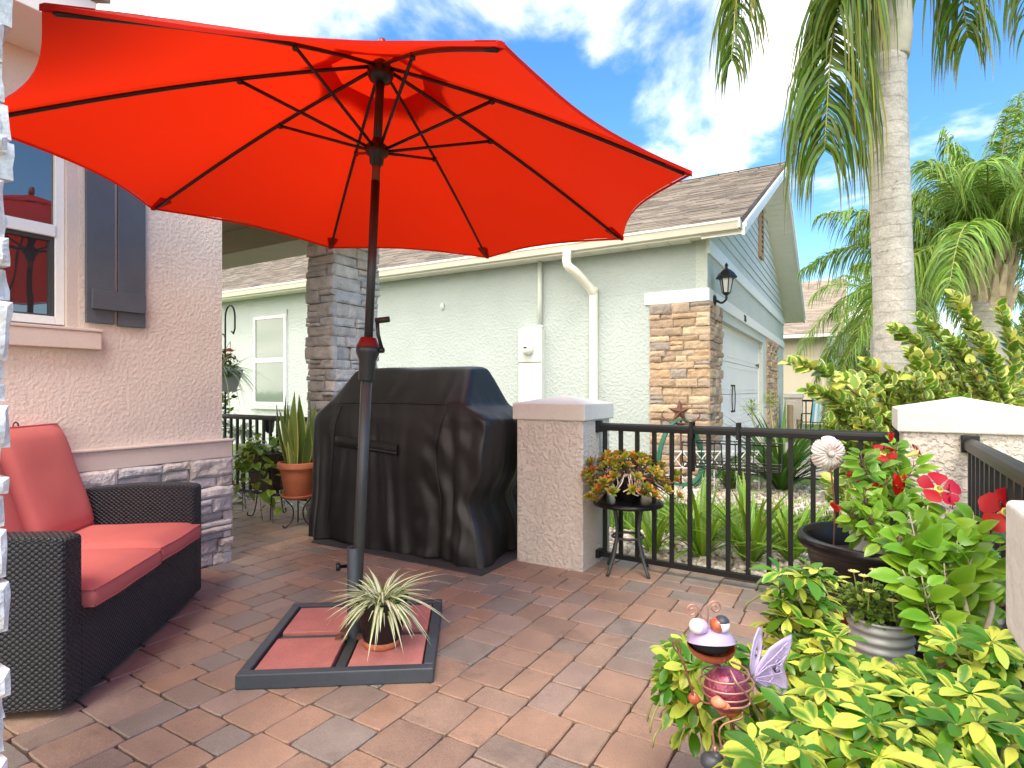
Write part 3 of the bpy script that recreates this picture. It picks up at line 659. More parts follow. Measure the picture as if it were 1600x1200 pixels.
# ------------------------------------------------------------------ houses across the yard
def roofquad(mb,a,b,c,d):     # a,b along the eave, c,d along the ridge (above b, a)
    a,b,c,d=map(V,(a,b,c,d)); l=(b-a).length; s=(d-a).length
    mb.add([a,b,c,d],[(0,1,2,3)],[[(0,0),(l,0),(l,s),(0,s)]])
def gable_house(name,label,loc,rot,length,depth,eave,pitch,wallm,frontm,roofm,ov=.4,fo=.52):
    t=thing(name,label,'house',loc,rot=rot,local=True); hz=eave+pitch*(depth/2+ov); yr=depth/2
    mb=MB(); mb.box((-length,0,-.1),(-.16,depth,eave-.03)); mb.build('wall',wallm,t)
    mb=MB(); 
    roofquad(mb,(-length,-ov,eave+.0),(fo,-ov,eave),(fo,yr,hz),(-length,yr,hz)); roofquad(mb,(fo,depth+ov,eave),(-length,depth+ov,eave),(-length,yr,hz),(fo,yr,hz))
    rf=mb.build('roof',roofm,t); sm=rf.modifiers.new('thick','SOLIDIFY'); sm.thickness=.045; sm.offset=1
    mb=MB(); sl=math.hypot(yr+ov,hz-eave); nr=int(sl/.145); nn_=V((0,-(hz-eave),yr+ov)).normalized(); rq=random.Random(5); zo=.05
    for k in range(nr):
        f0=k/nr; f1=(k+1)/nr+.004; x=-length
        while x<fo-.001:
            w_=rq.choice((.22,.3,.38,.46)); x1=min(fo,x+w_)
            lift=.013 if rq.random()<.55 else .007; dn=rq.choice((0,0,.012,.02))/sl
            a=V((x,-ov,eave)).lerp(V((x,yr,hz)),max(0,f0-dn)); b=V((x,-ov,eave)).lerp(V((x,yr,hz)),f1); d=V((x1-x,0,0)); up=nn_*(zo+lift); lo=nn_*(zo-.004); hi=nn_*(zo+.001)
            mb.add([a+up,a+d+up,b+d+hi,b+hi,a+lo,a+d+lo],[(0,1,2,3),(4,5,1,0)],[[(x,k*.145),(x1,k*.145),(x1,k*.145+.14),(x,k*.145+.14)]]*2); x=x1
    mb.build('shingle_courses',M['shingle_tab'] if roofm is M['shingle'] else M['shingle_tab_far'],rf)
    mb=MB(); mb.tube([(-length,yr,hz+.03),(fo+.01,yr,hz+.03)],.07,8); mb.build('ridge_cap',roofm,rf,boxuv=True)
    # rake boards + sloped soffit
    mb=MB()
    for s in (0,1):
        y0=-ov if s==0 else depth+ov
        a=V((fo,y0,eave-.02)); b=V((fo,yr,hz-.02)); u=V((0,0,.16)); x=V((.03,0,0))
        mb.hexa([a-u,b-u,b-u+x,a-u+x],[a,b,b+x,a+x])
        mb.hexa([a-u*.35+x*1.1,b-u*.35+x*1.1,b-u*.35+x*1.7,a-u*.35+x*1.7],[a+u*.1+x*1.1,b+u*.1+x*1.1,b+u*.1+x*1.7,a+u*.1+x*1.7])
    mb.build('rake_board',M['white'],t)
    mb=MB()
    for s in (0,1):
        y0=-ov if s==0 else depth+ov
        nn=34
        for k in range(nn):
            p=V((0,y0,eave-.16)).lerp(V((0,yr,hz-.16)),k/nn); q=V((0,y0,eave-.16)).lerp(V((0,yr,hz-.16)),(k+.93)/nn); x=V((fo-.002,0,0)); uu=V((0,0,.02))
            mb.hexa([p,q,q+x,p+x],[p+uu,q+uu,q+uu+x,p+uu+x])
        p=V((0,y0,eave-.135)); q=V((0,yr,hz-.135)); x=V((fo-.002,0,0)); uu=V((0,0,.02)); mb.hexa([p,q,q+x,p+x],[p+uu,q+uu,q+uu+x,p+uu+x])
    nn=int(length/.3)
    for k in range(nn):
        x0=-length+k*.3; mb.box((x0,-ov+.02,eave-.10),(x0+.285,-.002,eave-.08))
    mb.box((-length,-ov+.02,eave-.078),(-.002,-.002,eave-.06))
    mb.build('soffit',M['soffit'],t)
    return t,hz
ROT1=R(.5)
EV=3.40
ph,hz=gable_house('neighbour_house','pale sage stucco house with stone corner and white garage door across the lawn',(-1.81,8.36,0),ROT1,26,10.6,EV,.46,M['stucco_green'],M['stucco_sage'],M['shingle'])
mb=MB(); GY0,GY1,GZ=.92,6.0,2.30
mb.box((-.16,0,-.1),(-.001,GY0,3.34)); mb.box((-.16,GY1,-.1),(-.001,10.6,3.34)); mb.box((-.16,GY0,GZ),(-.001,GY1,3.34)); mb.build('front_wall',M['stucco_sage'],ph)
mb=MB(); mb.box((-.03,0,2.46),(.03,10.6,2.64)); mb.box((-.9,-.03,2.46),(.03,-.0,2.64)); mb.build('trim_band',M['white'],ph,bevel=.006)
mb=MB(); mb.box((-.03,-.0,3.13),(.028,10.6,3.33)); mb.build('frieze_board',M['white'],ph,bevel=.006)
mb=MB(); k=0; z=3.33
while z<hz-.2:
    h=.17; yy=(z-EV)/.46-.4; y1=(z+h-EV)/.46-.4; a=max(0.0,yy); b=max(0.0,y1)
    if 10.6-2*b>.05:
        mb.hexa([V((-.03,a,z)),V((.022,a,z)),V((.022,10.6-a,z)),V((-.03,10.6-a,z))],[V((-.03,b,z+h)),V((.006,b,z+h)),V((.006,10.6-b,z+h)),V((-.03,10.6-b,z+h))])
    z+=h
mb.build('lap_siding',M['siding'],ph)
mb=MB(); frame_y=(5.08,5.52)
mb.box((.02,5.05,4.15),(.075,5.1,5.15)); mb.box((.02,5.5,4.15),(.075,5.55,5.15)); mb.box((.02,5.05,5.15),(.075,5.55,5.2)); mb.box((.02,5.05,4.1),(.075,5.55,4.15))
for k in range(9):
    z=4.17+k*.108; mb.hexa([V((.02,5.1,z+.03)),V((.07,5.1,z)),V((.07,5.5,z)),V((.02,5.5,z+.03))],[V((.02,5.1,z+.05)),V((.07,5.1,z+.02)),V((.07,5.5,z+.02)),V((.02,5.5,z+.05))])
mb.build('gable_vent',M['louvre'],ph)
# garage door
mb=MB(); 
for i in range(4):
    z0=.005+i*.565; mb.box((-.135,GY0+.06,z0),(-.10,GY1-.06,z0+.556))
    for j in range(5):
        y0=GY0+.06+j*(GY1-GY0-.12)/5+.12; y1=y0+(GY1-GY0-.12)/5-.24
        for zz in (z0+.08,z0+.47): mb.box((-.099,y0,zz),(-.094,y1,zz+.018))
gd=mb.build('garage_door',M['garage'],ph,bevel=.004)
mb=MB(); mb.box((-.15,GY0,0),(-.09,GY0+.06,GZ-.05)); mb.box((-.15,GY1-.06,0),(-.09,GY1,GZ-.05)); mb.box((-.15,GY0,GZ-.05),(-.09,GY1,GZ-.001)); mb.build('door_casing',M['cream'],ph)
for y in (2.42,2.62):
    mb=MB(); mb.tube(arc((-.07,y,.83),(-.07,y,1.28),(.0,(.06 if y>2.5 else -.06),0),8),.010,6); mb.box((-.1,y-.012,.81),(-.06,y+.012,.84)); mb.box((-.1,y-.012,1.27),(-.06,y+.012,1.30)); mb.build('handle',M['lamp'],gd)
for y,s in ((GY0+.1,1),(GY1-.1,-1)):
    for z in (.35,1.75):
        mb=MB(); mb.box((-.098,min(y,y+s*.4),z),(-.085,max(y,y+s*.4),z+.035)); mb.box((-.098,y-.03,z-.03),(-.085,y+.03,z+.065)); mb.build('strap_hinge',M['lamp'],gd)
# stone corner piers
rows=stone_rows(2.46,.07,.15,random.Random(41)); mb=MB()
stone_face(mb,(-.82,0,0),(1,0,0),(0,-1,0),.82,rows,51,(.13,.5),(.02,.06),ext=(0,.04),res=.03)
stone_face(mb,(0,0,0),(0,1,0),(1,0,0),GY0-.02,rows,52,(.13,.4),(.02,.06),ext=(0,.0),res=.03)
mb.build('stone_veneer',M['stone_brown'],ph)
mb=MB(); stone_face(mb,(0,GY1+.55,0),(0,1,0),(1,0,0),2.2,rows,53,(.13,.4),(.02,.06),res=.05)
stone_face(mb,(-.1,GY1+.55,0),(1,0,0),(0,-1,0),.12,rows,54,(.13,.4),(.01,.03),res=.05); mb.build('stone_veneer',M['stone_brown'],ph)
# gutter, downspout
mb=MB(); y=-.4; pr=[(0,-.12),(-.075,-.12),(-.11,-.03),(-.125,-.03),(-.125,.0),(-.105,.0),(-.07,-.105),(-.005,-.105),(-.005,.0),(0,0)]
n=len(pr); vs=[V((-26,y+a,EV+.02+b)) for a,b in pr]+[V((.505,y+a,EV+.02+b)) for a,b in pr]
mb.add(vs,[(i,(i+1)%n,n+(i+1)%n,n+i) for i in range(n)]+[tuple(range(n-1,-1,-1)),tuple(range(n,2*n))])
mb.box((-26,-.4,EV-.13),(.505,-.38,EV+.0)); mb.box((.49,-.53,EV-.10),(.51,-.38,EV+.022)); mb.build('gutter',M['cream'],ph)
mb=MB()
pts=[V((-1.95,-.46,EV-.10)),V((-1.95,-.46,EV-.30)),V((-1.85,-.34,EV-.42)),V((-1.75,-.16,EV-.58)),V((-1.69,-.08,EV-.70)),V((-1.69,-.06,EV-.85)),V((-1.69,-.06,.05))]
mb.tube(crom(pts,4),.068,10); mb.build('downspout',M['cream'],ph,smooth=True)
# electric meter
mb=MB(); mb.box((-2.99,-.13,1.0),(-2.56,-.001,2.20)); em=mb.build('electric_meter',M['meter'],ph,bevel=.006)
mb=MB(); mb.box((-2.985,-.136,1.655),(-2.565,-.13,1.663)); mb.build('seam',M['railgrey'],em)
mb=MB(); mb.lathe([(0,0),(.095,0),(.095,.05),(.08,.085),(.065,.11),(0,.115)],(-2.80,-.13,1.87),22,(0,-1,0)); mb.build('dial',M['white'],em,smooth=True)
mb=MB(); mb.box((-2.83,-.25,1.88),(-2.77,-.243,1.905)); mb.build('display',M['lamp'],em)
mb=MB(); mb.tube([(-2.63,-.05,2.2),(-2.63,-.05,EV-.08)],.04,10); mb.tube([(-2.63,-.05,2.2),(-2.63,-.05,2.26)],.05,10); mb.build('conduit',M['meter'],em,smooth=True)
mb=MB(); mb.lathe([(0,0),(.05,0),(.045,.02),(0,.03)],(-4.65,-.0,2.72),14,(0,-1,0),1,1.5); mb.build('wall_fitting',M['meter'],ph,smooth=True)
# side window
mb=MB(); wx0,wx1,wz0,wz1=-10.0,-8.9,.88,2.86
mb.box((wx0-.12,-.02,wz0-.12),(wx0,-.0,wz1+.12)); 
def framex(mb,a0,a1,z0,z1,t,y0,y1):
    mb.box((a0,y0,z0),(a0+t,y1,z1)); mb.box((a1-t,y0,z0),(a1,y1,z1)); mb.box((a0+t,y0,z0),(a1-t,y1,z0+t)); mb.box((a0+t,y0,z1-t),(a1-t,y1,z1))
mb=MB(); framex(mb,wx0,wx1,wz0,wz1,.06,-.05,-.001); mb.box((wx0+.06,-.045,1.83),(wx1-.06,-.002,1.92)); wn=mb.build('window',M['white'],ph)
mb=MB(); mb.box((wx0+.06,-.03,wz0+.06),(wx1-.06,-.003,wz1-.06)); mb.build('pane',M['glass_green'],wn)
mb=MB(); mb.box((wx0-.14,-.03,wz0-.1),(wx0-.003,-.001,wz1+.12)); mb.box((wx0-.003,-.03,wz1+.003),(wx1+.02,-.001,wz1+.12)); mb.box((wx0-.003,-.06,wz0-.1),(wx1+.1,-.001,wz0-.003)); mb.build('window_surround',M['stucco_green'],wn)
# wall lantern
def lantern(parent,c,s=1.0):
    c=V(c)
    mb=MB(); mb.lathe([(0,-.0),(.055*s,0),(.055*s,.02*s),(.03*s,.035*s),(0,.035*s)],c,14,(1,0,0),1.35,1); mb.tube(crom([c+V((.03,0,0))*s,c+V((.10,0,-.04))*s,c+V((.16,0,.0))*s,c+V((.165,0,.06))*s],4),.016*s,7)
    b=c+V((.165,0,.05))*s
    mb.lathe([(.0,-.03*s),(.02*s,-.02*s),(.012*s,0),(.05*s,.03*s),(.055*s,.045*s)],b,6); 
    for k in range(6):
        a=math.pi/3*k; d=V((math.cos(a),math.sin(a),0)); mb.beam(b+d*.052*s+V((0,0,.04*s)),b+d*.088*s+V((0,0,.24*s)),.012*s,.012*s)
    mb.lathe([(.135*s,.235*s),(.14*s,.25*s),(.10*s,.31*s),(.05*s,.355*s),(.02*s,.37*s),(.018*s,.40*s),(.026*s,.415*s),(.012*s,.44*s),(0,.455*s)],b,6); mb.lathe([(0,.24*s),(.135*s,.235*s)],b,6)
    l=mb.build('wall_lantern',M['lamp'],parent)
    mb=MB(); mb.lathe([(.046*s,.045*s),(.081*s,.235*s)],b,6); mb.build('lantern_glass',M['lampglass'],l)
lantern(ph,(.03,.28,2.50),1.05)
# house number on the trim band
cu=bpy.data.curves.new('number','FONT'); cu.body='236'; cu.size=.17; cu.extrude=.0045
to=bpy.data.objects.new('number',cu); COL.objects.link(to); bpy.context.view_layer.update()
me=bpy.data.meshes.new_from_object(to.evaluated_get(bpy.context.evaluated_depsgraph_get())); bpy.data.objects.remove(to)
no=bpy.data.objects.new('house_number',me); COL.objects.link(no); no.parent=ph; no.location=(.036,3.0,2.49); no.rotation_euler=(R(90),0,R(90)); me.materials.clear(); me.materials.append(M['lamp'])
# further houses
def far_house(label,loc,length,depth,eave,wallm,rot=0):
    t,h=gable_house('neighbour_house',label,loc,rot,length,depth,eave,.46,wallm,wallm,M['shingle_far'])
    mb=MB(); mb.box((-.16,0,-.1),(-.001,depth,eave-.05)); mb.build('front_wall',wallm,t)
    mb=MB(); z=eave-.05; mb.add([V((-.0,0,z)),V((0,depth,z)),V((0,depth/2,h-.15))],[(0,1,2)]); mb.build('gable_siding',M['soffit'],t)
    mb=MB(); mb.box((-.02,-.02,2.45),(.03,depth,2.62)); mb.box((-.02,-.02,eave-.3),(.03,depth,eave-.12)); mb.build('trim_band',M['white'],t)
    mb=MB(); mb.box((-.02,1.0,0),(.02,depth*.55,2.25)); mb.build('garage_door',M['garage'],t)
    mb=MB(); mb.box((-length,-.52,eave-.1),(.34,-.4,eave+.02)); mb.build('gutter',M['white'],t)
    lantern(t,(.03,.45,2.3),1.1)
    return t
far_house('tan house with brown shingle roof just beyond the sage house',(-.95,24.2,0),14,12,3.25,M['stucco_tan'])
far_house('smaller distant house behind the tan one, between it and the palms',(.3,41,0),14,12,3.2,M['stucco_tan'])
# ------------------------------------------------------------------ umbrella
def cw(v): return W(v[0],v[1],v[2])
HUBc=V((-.62,2.725,2.741)); Nn=V((.05,-.027,1)).normalized(); a_=V((1,0,0)); U_=(a_-Nn*a_.dot(Nn)).normalized(); V_=Nn.cross(U_)
RAD,DROP,PHI=1.442,.617,4.375; RL=[1,1.035,1,1,1,1,1,1]
def ribdir(k): t=PHI-k*math.pi/4; return U_*math.cos(t)+V_*math.sin(t)
def ribpt(k,t):   # t: 0 hub .. 1 tip; slight bow of the rib
    return HUBc+ribdir(k)*(RAD*RL[k%8]*t)-Nn*(DROP*(t-.045*math.sin(math.pi*t)))
BASEc=V((-.745,2.725,0))
um=thing('patio_umbrella','open red market umbrella with eight black ribs standing in the square base','umbrella',cw(BASEc))
def canopy():
    mb=MB(); nu,nv=14,16
    for k in range(8):
        def fn(u,v):
            t=.15+.85*v
            sc=1-.058*math.sin(math.pi*u)*v**2.2
            p=ribpt(k,t*sc).lerp(ribpt(k+1,t*sc),u)
            p=p-Nn*(.036*math.sin(math.pi*u)*v*(1-.2*v))
            p+=Nn*(.006*nz((p.x*3,p.y*3,p.z*3))+.0025*nz((p.x*9,p.y*9,p.z*9))*v)+Nn*.016
            return cw(p)
        mb.grid(fn,nu,nv)
    # hem turned under
    for k in range(8):
        def fn(u,v):
            sc=1-.058*math.sin(math.pi*u); p=ribpt(k,sc).lerp(ribpt(k+1,sc),u)-Nn*(.036*math.sin(math.pi*u)*.8)
            return cw(p+Nn*(.0155-.012*v)-(ribdir(k)+ribdir(k+1))*.0*v)
        mb.grid(fn,nu,1)
    o=mb.build('canopy',M['canopy'],um,smooth=True)
    mb=MB()
    for k in range(8):
        def fn(u,v):
            t=.012+.235*v; t*=1-.10*math.sin(math.pi*u)*v**3-.03*abs(math.sin(3*math.pi*u))*v**4
            p=ribpt(k,t).lerp(ribpt(k+1,t),u)+Nn*(.016+.05*(1-v*.55)); return cw(p)
        mb.grid(fn,10,6)
    mb.build('vent_canopy',M['canopy'],um,smooth=True)
canopy()
RUN=V((-.632,2.725,2.335))
for k in range(8):
    mb=MB(); pts=[cw(ribpt(k,.03+.95*i/14)-Nn*.004) for i in range(15)]; mb.tube(pts,.0085,6)
    rb=mb.build('rib',M['blacktube'],um,smooth=True)
    mb=MB(); q=ribpt(k,.40)-Nn*.012; mb.tube([cw(RUN+ribdir(k)*.03),cw(q)],.0075,6); mb.tube([cw(q-Nn*.012),cw(q+Nn*.012)],.012,6); mb.build('strut',M['blacktube'],rb,smooth=True)
    mb=MB(); pts=[ribpt(k,t)-Nn*.010 for t in (.93,.96,.99,1.0)]; d=ribdir(k); s=Nn.cross(d)
    a=ribpt(k,.93)+Nn*.002; b=ribpt(k,1.0)+Nn*.010
    mb.hexa([cw(a-s*.034-Nn*.006),cw(a+s*.034-Nn*.006),cw(b+s*.01-Nn*.010),cw(b-s*.01-Nn*.010)],[cw(a-s*.034+Nn*.008),cw(a+s*.034+Nn*.008),cw(b+s*.01+Nn*.006),cw(b-s*.01+Nn*.006)]); mb.build('rib_pocket',M['canopy'],rb)
def polept(z):
    t=(z)/2.741; return BASEc.lerp(HUBc,t)
def pt(z): return cw(polept(z))
mb=MB(); mb.tube([pt(.08),pt(1.40)],.0255,16); mb.build('lower_pole',M['railgrey'],um,smooth=True)
mb=MB(); mb.tube([pt(1.38),pt(2.19)],.0205,16); mb.tube([pt(2.285),pt(2.76)],.0205,16); mb.build('upper_pole',M['pole'],um,smooth=True)
mb=MB(); mb.tube([pt(2.18),pt(2.295)],.0195,14); mb.build('tilt_joint',M['rust'],um,smooth=True)
def ringtube(name,prof,m,par=um,n=20):
    mb=MB(); ax=(pt(2)-pt(1)).normalized(); p0=pt(0)
    mb.lathe([(r,z*1.0013) for r,z in prof],p0,n,ax); return mb.build(name,m,par,smooth=True)
hou=ringtube('crank_housing',[(.0,1.245),(.036,1.245),(.038,1.25),(.040,1.34),(.054,1.375),(.056,1.385),(.056,1.405),(.045,1.41),(0,1.41)],M['pole'])
ringtube('red_collar',[(.056,1.406),(.052,1.415),(.036,1.448),(.021,1.452)],M['redpot'],hou)
h=polept(1.39)
mb=MB(); mb.tube([cw(h+V((.05,0,0))),cw(h+V((.075,-.01,.0)))],.014,8); mb.tube([cw(h+V((.07,-.01,0))),cw(h+V((.055,-.03,.07))),cw(h+V((.052,-.035,.135)))],.009,7); mb.tube([cw(h+V((.045,-.035,.135))),cw(h+V((.11,-.04,.142)))],.014,8); mb.build('crank_handle',M['blacktube'],hou,smooth=True)
ringtube('top_hub',[(.02,2.655),(.05,2.665),(.062,2.69),(.062,2.72),(.035,2.75),(.0,2.76)],M['blacktube'])
ringtube('runner',[(.0215,2.26),(.032,2.27),(.034,2.30),(.052,2.315),(.054,2.35),(.03,2.37),(.0215,2.39)],M['blacktube'])
ringtube('finial',[(.0,2.80),(.018,2.80),(.022,2.83),(.016,2.86),(0,2.87)],M['redpot'])
# base
bl=cw(BASEc); RB=math.atan2(S,C)+R(4.4)
ub=thing('umbrella_base','square grey umbrella base frame holding four red concrete slabs','umbrella base',bl,rot=RB,local=True)
mb=MB(); h=.395; t=.045; hz_=.062
for a,b in (((-h,-h,0),(h,-h+t,hz_)),((-h,h-t,0),(h,h,hz_)),((-h,-h+t,0),(-h+t,h-t,hz_)),((h-t,-h+t,0),(h,h-t,hz_))): mb.box(a,b)
for a,b in (((-h+.02,-h+.02,.0),(h-.02,h-.02,.012)),): mb.box(a,b)
mb.build('frame',M['base'],ub,bevel=.006,bseg=3)
mb=MB(); mb.box((-.022,-h+t,.012),(.022,h-t,.040)); mb.box((-h+t,-.022,.0121),(-.022,.022,.039)); mb.box((.022,-.022,.0121),(h-t,.022,.039)); mb.build('cross_bar',M['railgrey'],ub,bevel=.004)
for sx in (-1,1):
    for sy in (-1,1):
        x0,x1=sorted((sx*.034,sx*(h-t-.008))); y0,y1=sorted((sy*.034,sy*(h-t-.008))); mb=MB(); mb.box((x0,y0,.0125),(x1,y1,.052)); mb.build('slab',M['slab'],ub,bevel=.004)
mb=MB(); mb.lathe([(.034,.03),(.034,.455),(.031,.46),(.027,.45),(.027,.05)],(0,0,0),20); sl=mb.build('sleeve',M['base'],ub,smooth=True)
mb=MB(); mb.lathe([(0,0),(.008,0),(.008,.03),(.02,.032),(.02,.05),(0,.052)],(-.034,0,.37),12,(-1,-.25,0)); mb.build('knob',M['blackpot'],sl,smooth=True)
mb=MB()
for sx,sy in ((1,1),(-1,1),(1,-1),(-1,-1)): mb.box((min(sx*.02,sx*.075),min(sy*.02,sy*.075),.053),(max(sx*.02,sx*.075),max(sy*.02,sy*.075),.058)); mb.lathe([(.0,.058),(.013,.058),(.012,.066),(0,.067)],(sx*.055,sy*.055,0),8)
mb.build('clamp_plate',M['rust'],ub)

# ------------------------------------------------------------------ sofa
so_=W(-1.63,2.10); ex=W(-.147,.989)-W(0,0); RS=math.atan2(ex.y,ex.x)
sf=thing('wicker_sofa','black wicker loveseat with coral cushions in front of the taupe house wall','sofa',so_,rot=RS,local=True)
LN,DP=1.30,.76
def wick(name,mb,par=sf,bev=.018): return mb.build(name,M['wicker'],par,boxuv=True,bevel=bev,bseg=3)
mb=MB(); mb.box((.10,.0,.03),(LN-.10,.05,.375)); wick('front_panel',mb,bev=.01)
mb=MB(); mb.box((.10,.05,.25),(LN-.10,DP-.1,.30)); wick('seat_deck',mb,bev=.01)
mb=MB(); mb.hexa([V((.08,DP-.10,.03)),V((LN-.08,DP-.10,.03)),V((LN-.08,DP,.03)),V((.08,DP,.03))],[V((.08,DP,.84)),V((LN-.08,DP,.84)),V((LN-.08,DP+.09,.84)),V((.08,DP+.09,.84))]); wick('back',mb)
for x0,x1 in ((0,.115),(LN-.115,LN)):
    mb=MB(); ys=[(0,.655),(.06,.665),(.3,.672),(.55,.655),(DP+.02,.60)]
    for i in range(len(ys)-1):
        (ya,za),(yb,zb)=ys[i],ys[i+1]
    vs=[];n=len(ys)
    for x in (x0,x1):
        for y,z in ys: vs.append(V((x,y-(.035 if y==0 else 0)*0,z)))
        for y,z in ys: vs.append(V((x,y,.03)))
    # side faces, top strip, bottom strip, ends
    fs=[tuple([i for i in range(n)]+[n+i for i in range(n-1,-1,-1)]),tuple([2*n+i for i in range(n-1,-1,-1)]+[3*n+i for i in range(n)])]
    fs+=[(i,2*n+i,2*n+i+1,i+1) for i in range(n-1)]+[(n+i,n+i+1,3*n+i+1,3*n+i) for i in range(n-1)]+[(0,n,3*n,2*n),(n-1,3*n-1,4*n-1,2*n-1)]
    mb.add(vs,fs); wick('armrest',mb)
def cushion(name,lo,hi,M4=None,puff=.02):
    mb=MB(); x0,y0,z0=lo;x1,y1,z1=hi; nx,ny=16,14
    def f(u,v,top):
        e=(1-abs(2*u-1)**6)*(1-abs(2*v-1)**6)
        q=V((x0+(x1-x0)*u,y0+(y1-y0)*v,(z1-.018+(.018+puff)*e**.5) if top else (z0+.018-.018*e**.5)))
        q+=V((0,0,.006*nz((q.x*5,q.y*5,top*3))))
        return q
    mb.grid(lambda u,v:f(u,v,1),nx,ny); mb.grid(lambda u,v:f(1-u,v,0),nx,ny)
    per=[(i/nx,0) for i in range(nx)]+[(1,j/ny) for j in range(ny)]+[(1-i/nx,1) for i in range(nx)]+[(0,1-j/ny) for j in range(ny)]
    m=len(per); vs=[]
    for k in range(5):
        w_=k/4
        for u,v in per:
            b=f(u,v,0);t=f(u,v,1); q=b.lerp(t,w_); c=V(((x0+x1)/2,(y0+y1)/2,q.z)); dd=(q-c).normalized(); q+=dd*.010*math.sin(math.pi*w_); vs.append(q)
    mb.add(vs,[(k*m+i,k*m+(i+1)%m,(k+1)*m+(i+1)%m,(k+1)*m+i) for k in range(4) for i in range(m)])
    # piping along both seams
    for w_ in (0,1):
        pts=[f(u,v,w_)+(V(((x0+x1)/2,(y0+y1)/2,0))-f(u,v,w_)).normalized()*-.003 for u,v in per]; mb.tube(pts+[pts[0]],.0045,5,caps=False)
    if M4: mb.v=[tuple(M4@V(q)) for q in mb.v]
    return mb.build(name,M['cushion'],sf,smooth=True)
cushion('seat_cushion',(.12,-.035,.345),(LN/2+.03,.62,.445)); cushion('seat_cushion',(LN/2+.045,-.03,.35),(LN-.118,.62,.45))
for x0,x1,tl in ((.125,LN/2,.0),(LN/2+.01,LN-.12,.01)):
    Mm=Matrix.Translation((0,.50,.45))@Matrix.Rotation(R(72),4,'X')
    cu_=cushion('back_cushion',(x0,0,-.13),(x1,.60,-.0),Mm,.035)
    mb=MB(); p=Mm@V(((x0+x1)/2,.60,-.06)); mb.tube([p+V((.02*math.cos(a),0,.018+.02*math.sin(a))) for a in [i*math.pi/4 for i in range(9)]],.004,5); mb.build('tie',M['redpot'],cu_,smooth=True)

